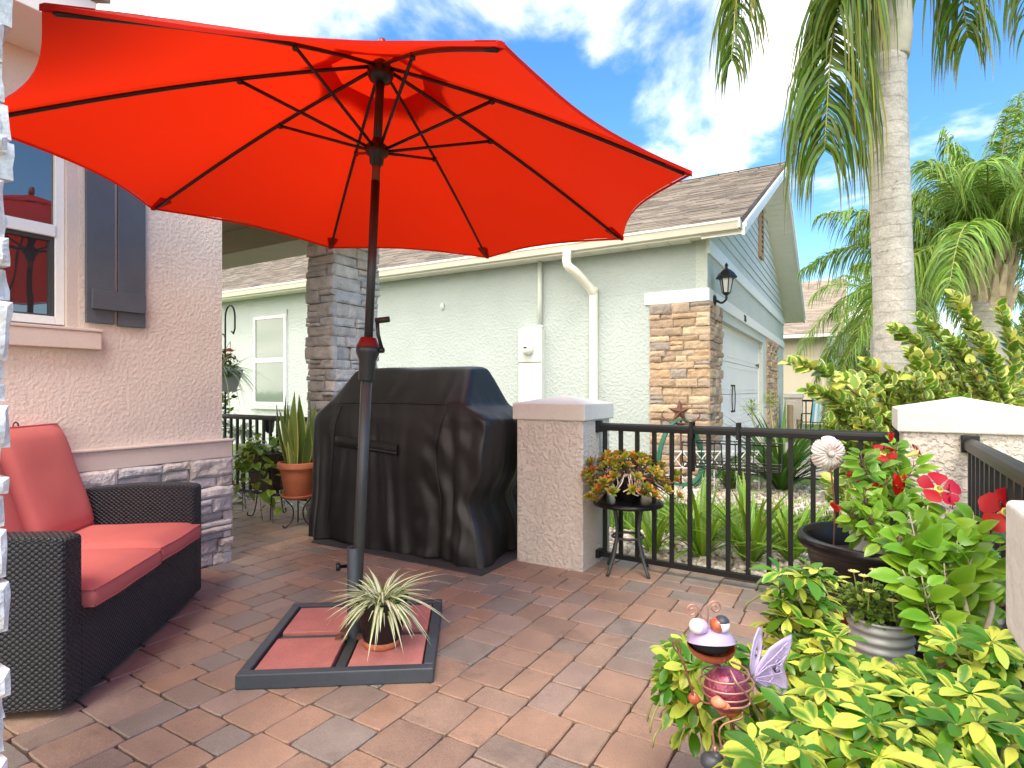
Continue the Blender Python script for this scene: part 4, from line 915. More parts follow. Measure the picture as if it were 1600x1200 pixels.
# ------------------------------------------------------------------ covered grill
def grill():
    t=thing('covered_grill','large grill under a draped black vinyl cover beside the umbrella pole','grill',(-2.98,3.52,0))
    rings=[(1.378,-3.50,-2.52,3.52,3.62,.0),(1.372,-3.58,-2.44,3.47,3.67,.0),(1.355,-3.61,-2.41,3.44,3.70,.0),(1.27,-3.64,-2.375,3.375,3.75,.1),(1.19,-3.67,-2.345,3.31,3.79,.2),(1.115,-3.70,-2.31,3.245,3.82,.3),(1.09,-3.72,-2.29,3.235,3.83,.3),
      (1.04,-3.79,-2.19,3.225,3.84,.35),(1.0,-3.84,-2.135,3.215,3.85,.4),(.96,-3.85,-2.125,3.21,3.85,.5),(.85,-3.85,-2.125,3.205,3.85,.8),(.7,-3.85,-2.14,3.20,3.85,1),(.55,-3.85,-2.17,3.20,3.85,1.1),(.42,-3.85,-2.19,3.20,3.85,1.2),(.28,-3.86,-2.19,3.19,3.86,1.3),(.14,-3.87,-2.18,3.175,3.87,1.5),(.015,-3.88,-2.17,3.165,3.875,1.7)]
    # resample
    fine=[]
    for i in range(len(rings)-1):
        k=3 if i<9 else 4
        for j in range(k): fine.append([rings[i][q]+(rings[i+1][q]-rings[i][q])*j/k for q in range(6)])
    fine.append(list(rings[-1])); n=220; vs=[]
    for (z,x0,x1,y0,y1,am) in fine:
        r=.05+.0*z
        for k in range(n):
            s=k/n*4; e=int(s); f=s-e
            # perimeter with the long sides getting their share
            P=[(x0,y0),(x1,y0),(x1,y1),(x0,y1)]
            a=V((*P[e],0)); b=V((*P[(e+1)%4],0)); q=a.lerp(b,f); dx=(q-a).length; dy=(q-b).length; ln=(b-a).length
            rr=min(r,ln*.45); cx=(x0+x1)/2; cy=(y0+y1)/2
            dc=min(dx,dy)
            if dc<rr:     # round corner
                cn=a if dx<dy else b; inn=V((math.copysign(1,cx-cn.x),math.copysign(1,cy-cn.y),0)); cc=cn+inn*rr; v_=(q-cc); q=cc+v_.normalized()*rr
            nr=[V((0,-1,0)),V((1,0,0)),V((0,1,0)),V((-1,0,0))][e]
            xs=q.x*1.0 if e in (0,2) else q.y
            ph=nz((xs*2.1,z*.7,e*5+2))*3
            fold=.020*(.4-abs(math.sin(xs*8.5+ph*1.2+z*.7)))+.008*(.4-abs(math.sin(xs*21+ph*2.2-z*1.1)))+.016*nz((xs*5,z*1.2,e*3))*2+.005*math.sin(xs*37+ph*2+z*1.5)
            fold*=am*min(1,dc/.06+.35)
            # creases where the hood meets the side table on the right
            cr=.012*nz((q.x*5,q.y*5,z*5))*(1 if .75<z<1.33 else .4)*min(1,am*3)
            if e==0 and q.x>-2.75: cr+=.020*nz((q.x*9+z*6,1,z*5-q.x*4))*min(1,max(0,(1.2-z)*3))
            # cinch on the right side near the bottom
            pin=math.exp(-((z-.42)/.13)**2)*max(0,1-abs(q.x+2.14)/.3)*(.085)
            q=q+nr*(fold+cr); q.x-=pin
            sag=.012*nz((q.x*3,q.y*3,z*3)) if z>.05 else .012*math.sin(xs*7+1)
            vs.append(V((q.x,q.y,max(.004,z+sag))))
    m=len(fine); fs=[(i*n+k,(i+1)*n+k,(i+1)*n+(k+1)%n,i*n+(k+1)%n) for i in range(m-1) for k in range(n)]; c=len(vs); vs.append(V((-3.0,3.57,1.384))); fs+=[(k,(k+1)%n,c) for k in range(n)]
    mb=MB(); mb.add(vs,fs); cv=mb.build('cover',M['cover'],t,smooth=True,subsurf=1)
    # handle strap across the front, seams
    def front(x,z,off=.012):
        best=None
        for q in mb.v[:-1]:
            if q[1]<3.4:
                d=(q[0]-x)**2+(q[2]-z)**2
                if best is None or d<best[0]: best=(d,q[1])
        return V((x,best[1]-off,z))
    st=MB(); nn=26; ys_=[front(-3.55+.66*i/nn,.80-.04*i/nn,.0).y for i in range(nn+1)]; pts=[V((-3.55+.66*i/nn,min(ys_[max(0,i-3):i+4])-.012,.80-.04*i/nn)) for i in range(nn+1)]
    st2=[]
    for p in pts: st2+=[p+V((0,.03,-.045)),p+V((0,-.004,-.04)),p+V((0,-.004,.04)),p+V((0,.03,.045))]
    st.add(st2,[(i*4+j,i*4+j+1,(i+1)*4+j+1,(i+1)*4+j) for i in range(nn) for j in range(3)]); sp_=st.build('handle_strap',M['coverband'],t,smooth=True)
    for line in ([(-3.58,1.10),(-3.2,1.105),(-2.8,1.105),(-2.40,1.10)],[(-3.52,1.09),(-3.56,.95),(-3.58,.8),(-3.60,.5),(-3.62,.1)],[(-2.46,1.09),(-2.52,.92),(-2.56,.75),(-2.5,.45),(-2.52,.1)]):
        q_=[]
        for i in range(len(line)-1):
            for j in range(8):
                x=line[i][0]+(line[i+1][0]-line[i][0])*j/8; z=line[i][1]+(line[i+1][1]-line[i][1])*j/8; q_.append(front(x,z,.004))
        q_=[sum((q_[min(len(q_)-1,max(0,i+k))] for k in (-1,0,1)),V((0,0,0)))/3 for i in range(len(q_))]
        sm_=MB(); sm_.tube(q_,.0045,5); sm_.build('seam',M['cover'],t,smooth=True)
    m2=MB(); m2.tube([p+V((0,-.008,-.02)) for p in pts[10:]],.005,6); m2.build('strap_edge',M['railgrey'],sp_,smooth=True)
grill()
mb=MB(); c=V((-2.6,3.5,0)); mb.box((-3.7,3.08,.002),(-2.08,3.95,.010)); tag(mb.build('grill_mat',M['mat'],bevel=.003),'thin dark grey floor mat under the covered grill','mat')

# ------------------------------------------------------------------ plants and pots
def pot(name,mat_,c,rb,rt,h,par,rim=.0,rimh=.02,th=.006,n=28,sq=False,soil=True,ridges=0):
    c=V(c); pr=[(0,0),(rb*.96,0),(rb,.006)]
    if ridges:
        for i in range(1,ridges*6+1):
            f=i/(ridges*6); pr.append((rb+(rt-rb)*f+.0045*math.sin(2*math.pi*ridges*f),.006+(h-.012)*f))
    if rim: pr+=[(rb+(rt-rb)*.86,h-rimh),(rt+rim,h-rimh),(rt+rim,h-.003),(rt+rim-.003,h)]
    pr+=[(rt,h),(rt-th,h),(rt-th,h-.04),(rt-th-.01,h-.05)]
    mb=MB(); mb.lathe(pr,c,n); p=mb.build(name,mat_,par,smooth=True); m=p.modifiers.new('es','EDGE_SPLIT'); m.split_angle=R(45)
    if soil:
        mb=MB(); mb.lathe([(rt-th+.001,h-.032),(rt*.6,h-.022),(0,h-.018)],c,n); mb.build('soil',M['soil'],par,smooth=True)
    return p
# spider plant on the base
bp_=G(597,1006,.053)
sp1=thing('potted_spider_plant','striped spider plant in a black pot with terracotta foot on the umbrella base','potted plant',bp_)
pot('pot',M['potmatt'],bp_+V((0,0,.03)),.085,.118,.185,sp1,ridges=0)
mb=MB(); mb.lathe([(0,0),(.078,0),(.084,.008),(.086,.03),(.0,.03)],bp_,26); mb.build('foot',M['terracotta'],sp1,smooth=True)
def ribbon_plant(c,n,Lr,Wd,par,m,el=(.3,1.4),dr=(.5,1.2),rad=.04,seg=7,name='foliage',shape='strap',fold=.25):
    mb=MB(); c=V(c)
    for i in range(n):
        a=rnd.uniform(0,6.283); e=rnd.uniform(*el); L=rnd.uniform(*Lr); d=V((math.cos(a)*math.cos(e),math.sin(a)*math.cos(e),math.sin(e)))
        q=c+V((math.cos(a),math.sin(a),0))*rnd.uniform(0,rad)
        mb.leaf(q,d,(0,0,1),L,Wd*rnd.uniform(.7,1.15),rnd.uniform(*dr),fold,seg,shape)
    return mb.build(name,m,par,smooth=True)
ribbon_plant(bp_+V((0,0,.19)),140,(.10,.205),.022,sp1,M['spider'],el=(.35,1.5),dr=(.6,1.5),rad=.07)
# side table with succulent
TB=G(981,893,0); TBz=.475
tb=thing('side_table','small round black metal table by the pillar holding the red tipped succulent','table',TB)
mb=MB(); mb.lathe([(0,.0),(.2,.0),(.225,-.004),(.232,-.018),(.228,-.03),(.215,-.032),(.21,-.02),(0,-.02)],TB+V((0,0,TBz)),36); mb.build('tabletop',M['blackpot'],tb,smooth=True)
for k in range(4):
    a=math.pi/4+k*math.pi/2+.35; d=V((math.cos(a),math.sin(a),0)); mb=MB()
    mb.tube(crom([TB+d*.13+V((0,0,TBz-.02)),TB+d*.105+V((0,0,.35)),TB+d*.10+V((0,0,.24)),TB+d*.13+V((0,0,.12)),TB+d*.185+V((0,0,.003))],5),.0115,8); mb.build('leg',M['railgrey'],tb,smooth=True)
mb=MB(); mb.tube([TB+V((.10*math.cos(a),.10*math.sin(a),.235)) for a in [i*math.pi/14 for i in range(29)]],.009,7,caps=False); mb.build('brace_ring',M['railgrey'],tb,smooth=True)
sc=thing('potted_succulent','bushy red tipped succulent trailing over its black pot on the round table','potted plant',TB+V((0,0,TBz)))
pot('pot',M['blackpot'],TB+V((0,0,TBz+.001)),.085,.115,.15,sc)
mb=MB(); st=MB(); rt_=MB()
def rosette(c,axis,r):
    ax=V(axis).normalized(); t1=ax.orthogonal().normalized(); t2=ax.cross(t1)
    for i in range(15):
        a=i*2.4; f=i/14; e=.25+1.1*(1-f)
        d=(t1*math.cos(a)+t2*math.sin(a))*math.sin(e)+ax*math.cos(e); mb.leaf(c,d,ax,r*(.65+.35*(1-f)),r*.40,-.12,.28,3,'obov')
for i in range(135):
    a=rnd.uniform(0,6.283); rr=math.sqrt(rnd.random()); e=rnd.random()
    out=V((math.cos(a),math.sin(a),0)); 
    R0=.27*rr+.03; zt=.14+.135*math.sqrt(max(0,1-rr*rr))*rnd.uniform(.7,1.15) - (.16*rnd.random() if rr>.55 else 0)
    tip=TB+out*R0*1.06+V((0,0,TBz+max(.03,zt))); base=TB+out*.07*rr+V((0,0,TBz+.14))
    st.tube(bez(base,base+V((0,0,.07))+out*.04,tip-V((0,0,.06)),tip,6),.0042,4)
    rosette(tip,out*.75*rr+V((0,0,.8))+rdir()*.4,rnd.uniform(.042,.062))
for i in range(26):
    a=rnd.uniform(0,6.283) if i>13 else rnd.uniform(3.6,5.6); out=V((math.cos(a),math.sin(a),0)); b0=TB+out*.09+V((0,0,TBz+.16)); e1=TB+out*rnd.uniform(.15,.24)+V((rnd.uniform(-.05,.05),0,TBz+rnd.uniform(.02,.1)))
    rt_.tube(crom([b0,b0+out*.05+V((0,0,.03))+rdir()*.02,b0.lerp(e1,.6)+rdir()*.03,e1],4),.0045,5)
mb.build('rosettes',M['succ'],sc,smooth=True); st.build('stems',M['twig'],sc,smooth=True); rt_.build('aerial_roots',M['root'],sc,smooth=True)
# porch plants
def vines(c,n,reach,drop,par,m,Lf,name='foliage',up=.1):
    mb=MB(); st=MB(); c=V(c)
    for i in range(n):
        a=rnd.uniform(0,6.283); out=V((math.cos(a),math.sin(a),0)); q0=c+out*.06
        p1=q0+out*reach*.4+V((0,0,up*rnd.uniform(.2,1.6))); p2=q0+out*reach*rnd.uniform(.6,1.1)+V((0,0,-drop*rnd.random()*.5)); p3=p2+V((rnd.uniform(-.06,.06),rnd.uniform(-.06,.06),-drop*rnd.random()))
        pts=bez(q0,p1,p2,p3,9); st.tube(pts,.003,4)
        for k in range(1,10):
            if rnd.random()<.15: continue
            d=(out*rnd.uniform(.1,1)+rdir()*.8).normalized(); d.z=d.z*.5-.25; L=Lf*rnd.uniform(.55,1.2)
            st.tube([pts[k],pts[k]+d*.04+V((0,0,.03))],.002,4,caps=False)
            mb.leaf(pts[k]+d*.04+V((0,0,.03)),d,V((0,0,1))+rdir()*.35,L,L*.8,.35,.18,5,'heart')
    f=mb.build(name,m,par,smooth=True); st.build('vines',M['twig'],par,smooth=True); return f
BK=G(426,806,0); 
bk=thing('pothos_basket','dark rattan basket of trailing pothos on wire legs by the porch railing','planter',BK)
mb=MB(); cz=.26
def taper_box(mb,c,b,t,z0,z1,th):
    def ring(w,d,z): return [c+V((-w,-d,z)),c+V((w,-d,z)),c+V((w,d,z)),c+V((-w,d,z))]
    A=ring(*b,z0);B=ring(*t,z1);Ci=ring(t[0]-th,t[1]-th,z1);Di=ring(b[0]-th,b[1]-th,z0+.04)
    vs=A+B+Ci+Di; fs=[(3,2,1,0)]
    for i in range(4):
        j=(i+1)%4; fs+=[(i,j,4+j,4+i),(4+i,4+j,8+j,8+i),(8+i,8+j,12+j,12+i)]
    fs.append((12,13,14,15)); mb.add(vs,fs)
taper_box(mb,BK,(.135,.12),(.22,.17),cz,cz+.36,.015); mb.build('basket',M['rattan'],bk,boxuv=True,bevel=.008)
mb=MB(); mb.box((BK.x-.2,BK.y-.15,cz+.31),(BK.x+.2,BK.y+.15,cz+.33)); mb.build('soil',M['soil'],bk)
for sx,sy in ((-1,-1),(1,-1),(0,1)):
    mb=MB(); mb.tube(crom([BK+V((sx*.1,sy*.09,cz)),BK+V((sx*.11,sy*.1,.12)),BK+V((sx*.13,sy*.12,.015)),BK+V((sx*.17,sy*.15,.02)),BK+V((sx*.165,sy*.145,.05))],4),.006,6); mb.build('leg',M['blacktube'],bk,smooth=True)
vines(BK+V((0,0,cz+.35)),30,.34,.5,bk,M['pothos'],.115,up=.2)
TC=G(466,822,0)
tcp=thing('potted_snake_plant','tall snake plant in a terracotta pot on a wire stand beside the porch column','potted plant',TC)
pot('pot',M['terracotta'],TC+V((0,0,.27)),.115,.16,.30,tcp,rim=.012,rimh=.05)
mb=MB(); mb.lathe([(0,0),(.13,0),(.15,.03),(.14,.03),(.12,.01)],TC+V((0,0,.255)),24); mb.build('saucer',M['terracotta'],tcp,smooth=True)
for k in range(3):
    a=k*2.094+.4; d=V((math.cos(a),math.sin(a),0)); mb=MB(); mb.tube(crom([TC+d*.12+V((0,0,.25)),TC+d*.05+V((0,0,.16)),TC+d*.06+V((0,0,.06)),TC+d*.12+V((0,0,.008)),TC+d*.15+V((0,0,.03))],4),.006,6); mb.build('stand_leg',M['blacktube'],tcp,smooth=True)
mb=MB()
for i in range(14):
    a=rnd.uniform(0,6.283); o=V((math.cos(a),math.sin(a),0)); mb.leaf(TC+o*rnd.uniform(.01,.09)+V((0,0,.54)),V((0,0,1))+o*rnd.uniform(0,.28),o,rnd.uniform(.35,.74),.10,rnd.uniform(-.05,.1),.25,8,'strap')
mb.build('foliage',M['snake'],tcp,smooth=True)
# hanging basket on a shepherd's hook outside the porch
HK=D(352,769,7.3); HK.z=0
hk=thing('shepherd_hook','tall black garden hook pole with small hooks holding the hanging planter','garden hook',HK)
zt=EYE+(610-478)*7.3/900
mb=MB(); mb.tube([HK+V((0,0,-.05)),HK+V((0,0,zt-.15))]+[HK+V((.10-.10*math.cos(a),0,zt-.15+.15*math.sin(a))) for a in [i*math.pi/8 for i in range(1,9)]]+[HK+V((.2,0,zt-.3)),HK+V((.17,0,zt-.36)),HK+V((.13,0,zt-.33))],.011,7)
mb.tube([HK+V((0,0,zt-.45))]+[HK+V((-.06+.06*math.cos(a),0,zt-.45+.1*math.sin(a))) for a in [i*math.pi/6 for i in range(1,7)]]+[HK+V((-.13,0,zt-.55)),HK+V((-.1,0,zt-.6)),HK+V((-.06,0,zt-.57))],.009,6); mb.build('pole',M['blacktube'],hk,smooth=True)
HP=D(345,612,7.05)
hp=thing('hanging_planter','pale grey hanging planter of striped spider plant and coral flowers by the porch','planter',HP)
mb=MB(); taper_box(mb,HP,(.13,.12),(.22,.16),0,.27,.012); mb.build('planter_box',M['greypot'],hp,bevel=.01)
mb=MB(); 
for sx in (-1,1): mb.tube([HP+V((sx*.2,0,.27)),HP+V((.04,.1,.62))],.003,4)
mb.build('hanger',M['blacktube'],hp)
ribbon_plant(HP+V((.02,-.05,.26)),110,(.2,.5),.028,hp,M['spider'],el=(0,1.3),dr=(.5,1.4),rad=.15)
def flowerbits(c,n,rad,r,m,par,name='flowers',up=(0,0,1),flat=.5):
    mb=MB(); c=V(c)
    for i in range(n):
        q=c+V((rnd.uniform(-1,1)*rad[0],rnd.uniform(-1,1)*rad[1],rnd.uniform(-1,1)*rad[2])); ax=(V(up)+rdir()*.5).normalized(); t1=ax.orthogonal(); t2=ax.cross(t1)
        for k in range(8):
            a=k*math.pi/4; mb.leaf(q,t1*math.cos(a)+t2*math.sin(a)+ax*flat,ax,r,r*.6,.2,.1,3,'obov')
    return mb.build(name,m,par,smooth=True)
M['coralpetal']=leafmat('coral petal',(.75,.20,.10),rough=.5,trans=.3)
flowerbits(HP+V((0,0,.46)),14,(.16,.1,.06),.05,M['coralpetal'],hp)
def puff(c,rad,n,Lf,m,par,name='foliage',shape='ov',asp=.5,upb=.3,seg=4):
    mb=MB(); c=V(c)
    for i in range(n):
        d=rdir(-.6,1); q=c+V((d.x*rad[0],d.y*rad[1],d.z*rad[2]))*rnd.random()**.45; L=Lf*rnd.uniform(.6,1.25)
        mb.leaf(q,(d+rdir()*.8+V((0,0,upb))).normalized(),V((0,0,1))+d*.5,L,L*asp,.3,.2,seg,shape)
    return mb.build(name,m,par,smooth=True)
puff(HP+V((.05,0,.3)),(.24,.16,.2),260,.06,M['tiny'],hp,'filler_leaves')
def simple_bush(name,label,c,rad,n,Lf,m,asp=.5,shape='ov',group=None,stems=5,cat='bush'):
    c=V(c); t=thing(name,label,cat,(c.x,c.y,-.05),group); puff(c,rad,n,Lf,m,t,'foliage',shape,asp)
    mb=MB()
    for i in range(stems):
        a=rnd.uniform(0,6.283); o=V((math.cos(a),math.sin(a),0)); mb.tube(bez((c.x,c.y,-.06),V((c.x,c.y,c.z*.5)),c+o*rad[0]*.3,c+V((o.x*rad[0]*.7,o.y*rad[1]*.7,rad[2]*rnd.uniform(0,.8))),7),[.02,.018,.016,.014,.012,.01,.008,.006],5)
    mb.build('stems',M['twig'],t,smooth=True); return t
q=D(338,650,7.6); simple_bush('shrub','leafy green shrub outside the porch railing under the hanging planter',(q.x-.35,q.y,.95),(.5,.4,.95),1100,.085,M['tiny'],.55)
ws=D(378,668,7.35)
wd=thing('trailing_plant','cream variegated trailing plant below the hanging planter','plant',(ws.x,ws.y,0))
ribbon_plant((ws.x,ws.y,.68),60,(.12,.3),.04,wd,M['spider'],el=(-.5,1.2),dr=(.3,1.0),rad=.12); mb=MB(); mb.tube([(ws.x,ws.y,-.05),(ws.x,ws.y,.7)],.012,6); mb.build('stem',M['twig'],wd)
# lantern light standing in the pothos
LT=D(421,666,6.6)
lt=thing('solar_lantern','small black solar lantern on a stake behind the pothos basket','garden light',(LT.x,LT.y,0))
mb=MB(); mb.tube([(LT.x,LT.y,0),(LT.x,LT.y,LT.z-.08)],.008,6); mb.lathe([(0,-.09),(.02,-.08),(.045,-.06),(.06,.055),(.075,.06),(.07,.075),(.03,.1),(0,.105)],LT,10); mb.build('lantern_body',M['lamp'],lt,smooth=False)
# ------------------------------------------------------------------ the yard beyond the railing
def strap_clump(label,c,n,Lr,m,wd,group=None,name='strap_plant',cat='plant',el=(.75,1.5),dr=(.15,.7)):
    t=thing(name,label,cat,(c[0],c[1],-.04),group); ribbon_plant((c[0],c[1],-.03),int(n*1.15),(Lr[0]*1.0,Lr[1]*1.12),wd,t,m,el=el,dr=dr,rad=.05); return t
for (b,a,n,hh,lb) in [(-1.32,4.30,20,.42,'strap leaved clump nearest the pillar, seen under the round table'),(-.98,4.34,34,.62,'tall lime strap leaved clump right of the round table'),(-.66,4.42,36,.64,'dense strap leaved clump behind the middle of the front railing'),(-.40,4.58,26,.50,'strap leaved clump set back beside the lawn edge'),(.02,4.50,24,.48,'strap leaved clump right of the solar path light'),(-1.15,4.74,26,.48,'strap leaved clump at the back edge of the rocks'),(.42,4.36,16,.36,'short strap leaved clump near the black tub')]:
    strap_clump(lb,(b,a),n,(hh*.7,hh*1.15),M['strap'],.042,'strap leaved plants in the rock bed')
for (b,a,n,hh,lb) in [(-.80,7.75,95,1.1,'large dark strap leaved clump with seed heads before the garage door'),(-1.35,7.5,24,.5,'small dark strap leaved clump beside the garage stone pier')]:
    t=strap_clump(lb,(b,a),n,(hh*.7,hh*1.15),M['agap'],.055,'strap leaved plants by the garage',dr=(.3,.9))
    if n>50:
        for px,py,Y in ((1174,640,7.3),(1204,628,7.6)):
            q=D(px,py,Y); mb=MB(); mb.tube(bez((b,a,0),(b,a,.5),q-V((0,0,.4)),q,8),.009,5); s_=mb.build('flower_stalk',M['rachis'],t,smooth=True)
            mb=MB()
            for i in range(46):
                d=rdir(-.5,1); e=q+d*.11+V((0,0,-.01)); mb.tube([q,e],.002,3,caps=False); mb.leaf(e,d,(0,0,1),.05,.025,.2,.2,2,'obov')
            mb.build('seed_head',M['pothos'],s_,smooth=True)
# hose on a stake with a rusty star
HS=D(1064,760,7.35); HS.z=0; zc=lambda py:EYE-(py-610)*7.35/900
ho=thing('hose_stand','green garden hose coiled on a metal stand topped by a rusty star','hose',HS)
mb=MB(); mb.tube([HS+V((0,0,-.05)),HS+V((0,0,zc(655)))],.014,7); mb.tube([HS+V((-.16,0,zc(668))),HS+V((-.08,-.05,zc(661))),HS+V((.08,-.05,zc(661))),HS+V((.16,0,zc(668)))],.012,6)
for s in (-1,1): mb.tube(crom([HS+V((0,-.02,zc(664))),HS+V((s*.14,-.02,zc(660))),HS+V((s*.24,-.02,zc(650))),HS+V((s*.21,-.02,zc(642)))],4),.008,5)
mb.build('stand',M['rust'],ho,smooth=True)
cx_=W(1,0)-W(0,0)   # camera-right direction
mb=MB(); r1,r2=.155,.062; c=HS+V((0,-.07,zc(643))); fr_=[]
for i in range(10):
    a=math.pi/2+i*math.pi/5; r=r1 if i%2==0 else r2; fr_.append(c+cx_*(r*math.cos(a))+V((0,0,r*math.sin(a))))
n_=W(0,-1)-W(0,0); vs=fr_+[c+n_*.045,c-n_*.01]
mb.add(vs,[(i,(i+1)%10,10) for i in range(10)]+[((i+1)%10,i,11) for i in range(10)]); mb.build('star',M['rust'],ho)
mb=MB()
for i in range(11):
    rx=.24+.055*rnd.random(); rz=.50+.06*rnd.random(); dy=rnd.uniform(-.07,.07); c=HS+V((0,0,zc(655)-rz))
    mb.tube([c+cx_*(rx*math.sin(a)*(1-.12*math.cos(a)))+n_*dy+V((0,0,rz*math.cos(a)*(1 if math.cos(a)>0 else .62))) for a in [k*math.pi/14 for k in range(29)]],.0135,6,caps=False)
mb.build('hose',M['hose'],ho,smooth=True)
# white lattice edging
p=D(1046,722,7.0); q=D(1186,722,7.0); p.z=q.z=0
le=thing('lattice_edging','low white lattice border fence in front of the brown stone pier','garden edging',p.lerp(q,.5))
mb=MB(); d=(q-p).normalized(); Ln=(q-p).length
for z in (.46,.26): mb.beam(p+V((0,0,z)),q+V((0,0,z)),.012,.014)
k=7
for i in range(k):
    a=p+d*(Ln*i/k); b=p+d*(Ln*(i+1)/k); mb.beam(a+V((0,0,.26)),b+V((0,0,.46)),.008,.018,up=V((d.y,-d.x,0))); mb.beam(a+V((0,0,.46))+V((d.y,-d.x,0))*.01,b+V((0,0,.26))+V((d.y,-d.x,0))*.01,.008,.018,up=V((d.y,-d.x,0)))
mb.build('lattice',M['white'],le)
for i in range(5): a=p+d*(Ln*i/4); mb=MB(); mb.tube([a+V((0,0,-.05)),a+V((0,0,.26))],.007,6); mb.build('stake',M['white'],le)
# wire planter rack hung over the rail
def railp(t,off=0): a=V((-1.555,3.745,0)); b=V((.189,3.70,0)); return a.lerp(b,t)+V((0,off,0))
rk=thing('rail_basket','empty black wire planter rack hooked over the front railing','wire rack',railp(.42,.1)+V((0,0,.6)))
t0,t1=.33,.66
mb=MB()
for z,o in ((.865,.05),(.865,.26),(.735,.05),(.735,.22),(.70,.1),(.70,.18)): mb.tube([railp(t0,o)+V((0,0,z)),railp(t1,o)+V((0,0,z))],.0045,5)
for i in range(8):
    t=t0+(t1-t0)*i/7; mb.tube([railp(t,.05)+V((0,0,.865)),railp(t,.07)+V((0,0,.735)),railp(t,.1)+V((0,0,.70)),railp(t,.18)+V((0,0,.70)),railp(t,.22)+V((0,0,.735)),railp(t,.26)+V((0,0,.865))],.0035,4)
mb.build('wire_basket',M['blacktube'],rk)
for t in (.375,.535):
    mb=MB(); mb.beam(railp(t,.034)+V((0,0,.68)),railp(t,.034)+V((0,0,1.0)),.02,.006,up=V((0,1,0))); mb.beam(railp(t,.034)+V((0,0,1.0)),railp(t,-.034)+V((0,0,1.0)),.02,.006); mb.beam(railp(t,-.034)+V((0,0,.90)),railp(t,-.034)+V((0,0,1.003)),.02,.006,up=V((0,1,0))); mb.build('hook',M['rail'],rk)
# solar path light
PL=G(1197,860,-.03)
pl=thing('path_light','small solar path light with copper cap standing in the river rocks','garden light',PL)
mb=MB(); mb.tube([PL,PL+V((0,0,.15))],.011,8); mb.build('stake',M['rust'],pl,smooth=True)
mb=MB(); mb.lathe([(.02,.14),(.036,.15),(.042,.215)],PL,14); mb.build('lens',M['lampglass'],pl,smooth=True)
mb=MB(); mb.lathe([(0,.212),(.05,.212),(.052,.225),(.045,.24),(0,.243)],PL,16); mb.build('cap',M['rust'],pl,smooth=True)
# small red flower bush by the drive
q=G(1410,790,0); rb=simple_bush('flowering_bush','low bush with tiny coral flowers beside the driveway behind the tub',(q.x,q.y,.18),(.35,.3,.2),500,.06,M['tiny'],.4)
flowerbits((q.x,q.y,.33),16,(.3,.25,.06),.04,M['coralpetal'],rb)
# neighbours' patio: pillar, posts, railing, chair
q=D(1240,640,16.0)
pillar('distant pale stucco pillar with cap beyond the garage corner',q.x-.22,q.x+.22,q.y-.22,q.y+.22)
q2=D(1236,645,15.2)
for dx,h,r_,lb in ((-.02,.88,.075,'taller of two weathered wooden posts beside the distant pillar'),(.22,.5,.07,'shorter of two weathered wooden posts beside the distant pillar')):
    mb=MB(); c=V((q2.x,q2.y,-.06))+cx_*dx; mb.lathe([(0,0),(r_,0),(r_*.96,h*.5),(r_,h-.01),(r_*.9,h),(0,h+.005)],c,12); tag(mb.build('wooden_post',M['wood'],smooth=False),lb,'post','weathered posts by the distant pillar')
a=D(1254,640,15.8); b=D(1345,640,14.8); a.z=b.z=0
railing('distant black railing behind the blue striped chair',a,b,z=.92,sp=.16,brk=False)
CH=D(1284,650,14.2); CH.z=-.03
ch=thing('sling_chair','blue and white striped sling chair on the patio beyond the garage','chair',CH)
def cp(x,y,z): return CH+cx_*x-n_*y+V((0,0,z))
mb=MB(); mb.add([cp(-.27,-.02,.45),cp(.27,-.02,.45),cp(.27,-.12,.98),cp(-.27,-.12,.98),cp(-.27,.42,.43),cp(.27,.42,.43)],[(0,1,2,3),(4,5,1,0)],[[(0,0),(1,0),(1,1),(0,1)],[(0,0),(1,0),(1,1),(0,1)]]); o=mb.build('sling',M['stripe'],ch); m=o.modifiers.new('t','SOLIDIFY'); m.thickness=.01
mb=MB()
for s in (-.29,.29):
    mb.tube([cp(s,-.14,1.02),cp(s,-.02,.45),cp(s,.44,.43),cp(s,.46,0)],.016,6); mb.tube([cp(s,-.03,.5),cp(s,-.06,0)],.016,6); mb.tube([cp(s,-.06,.66),cp(s,.4,.64),cp(s,.44,.43)],.016,6)
mb.tube([cp(-.29,0,.44),cp(.29,0,.44)],.014,6); mb.build('frame',M['rail'],ch,smooth=True)

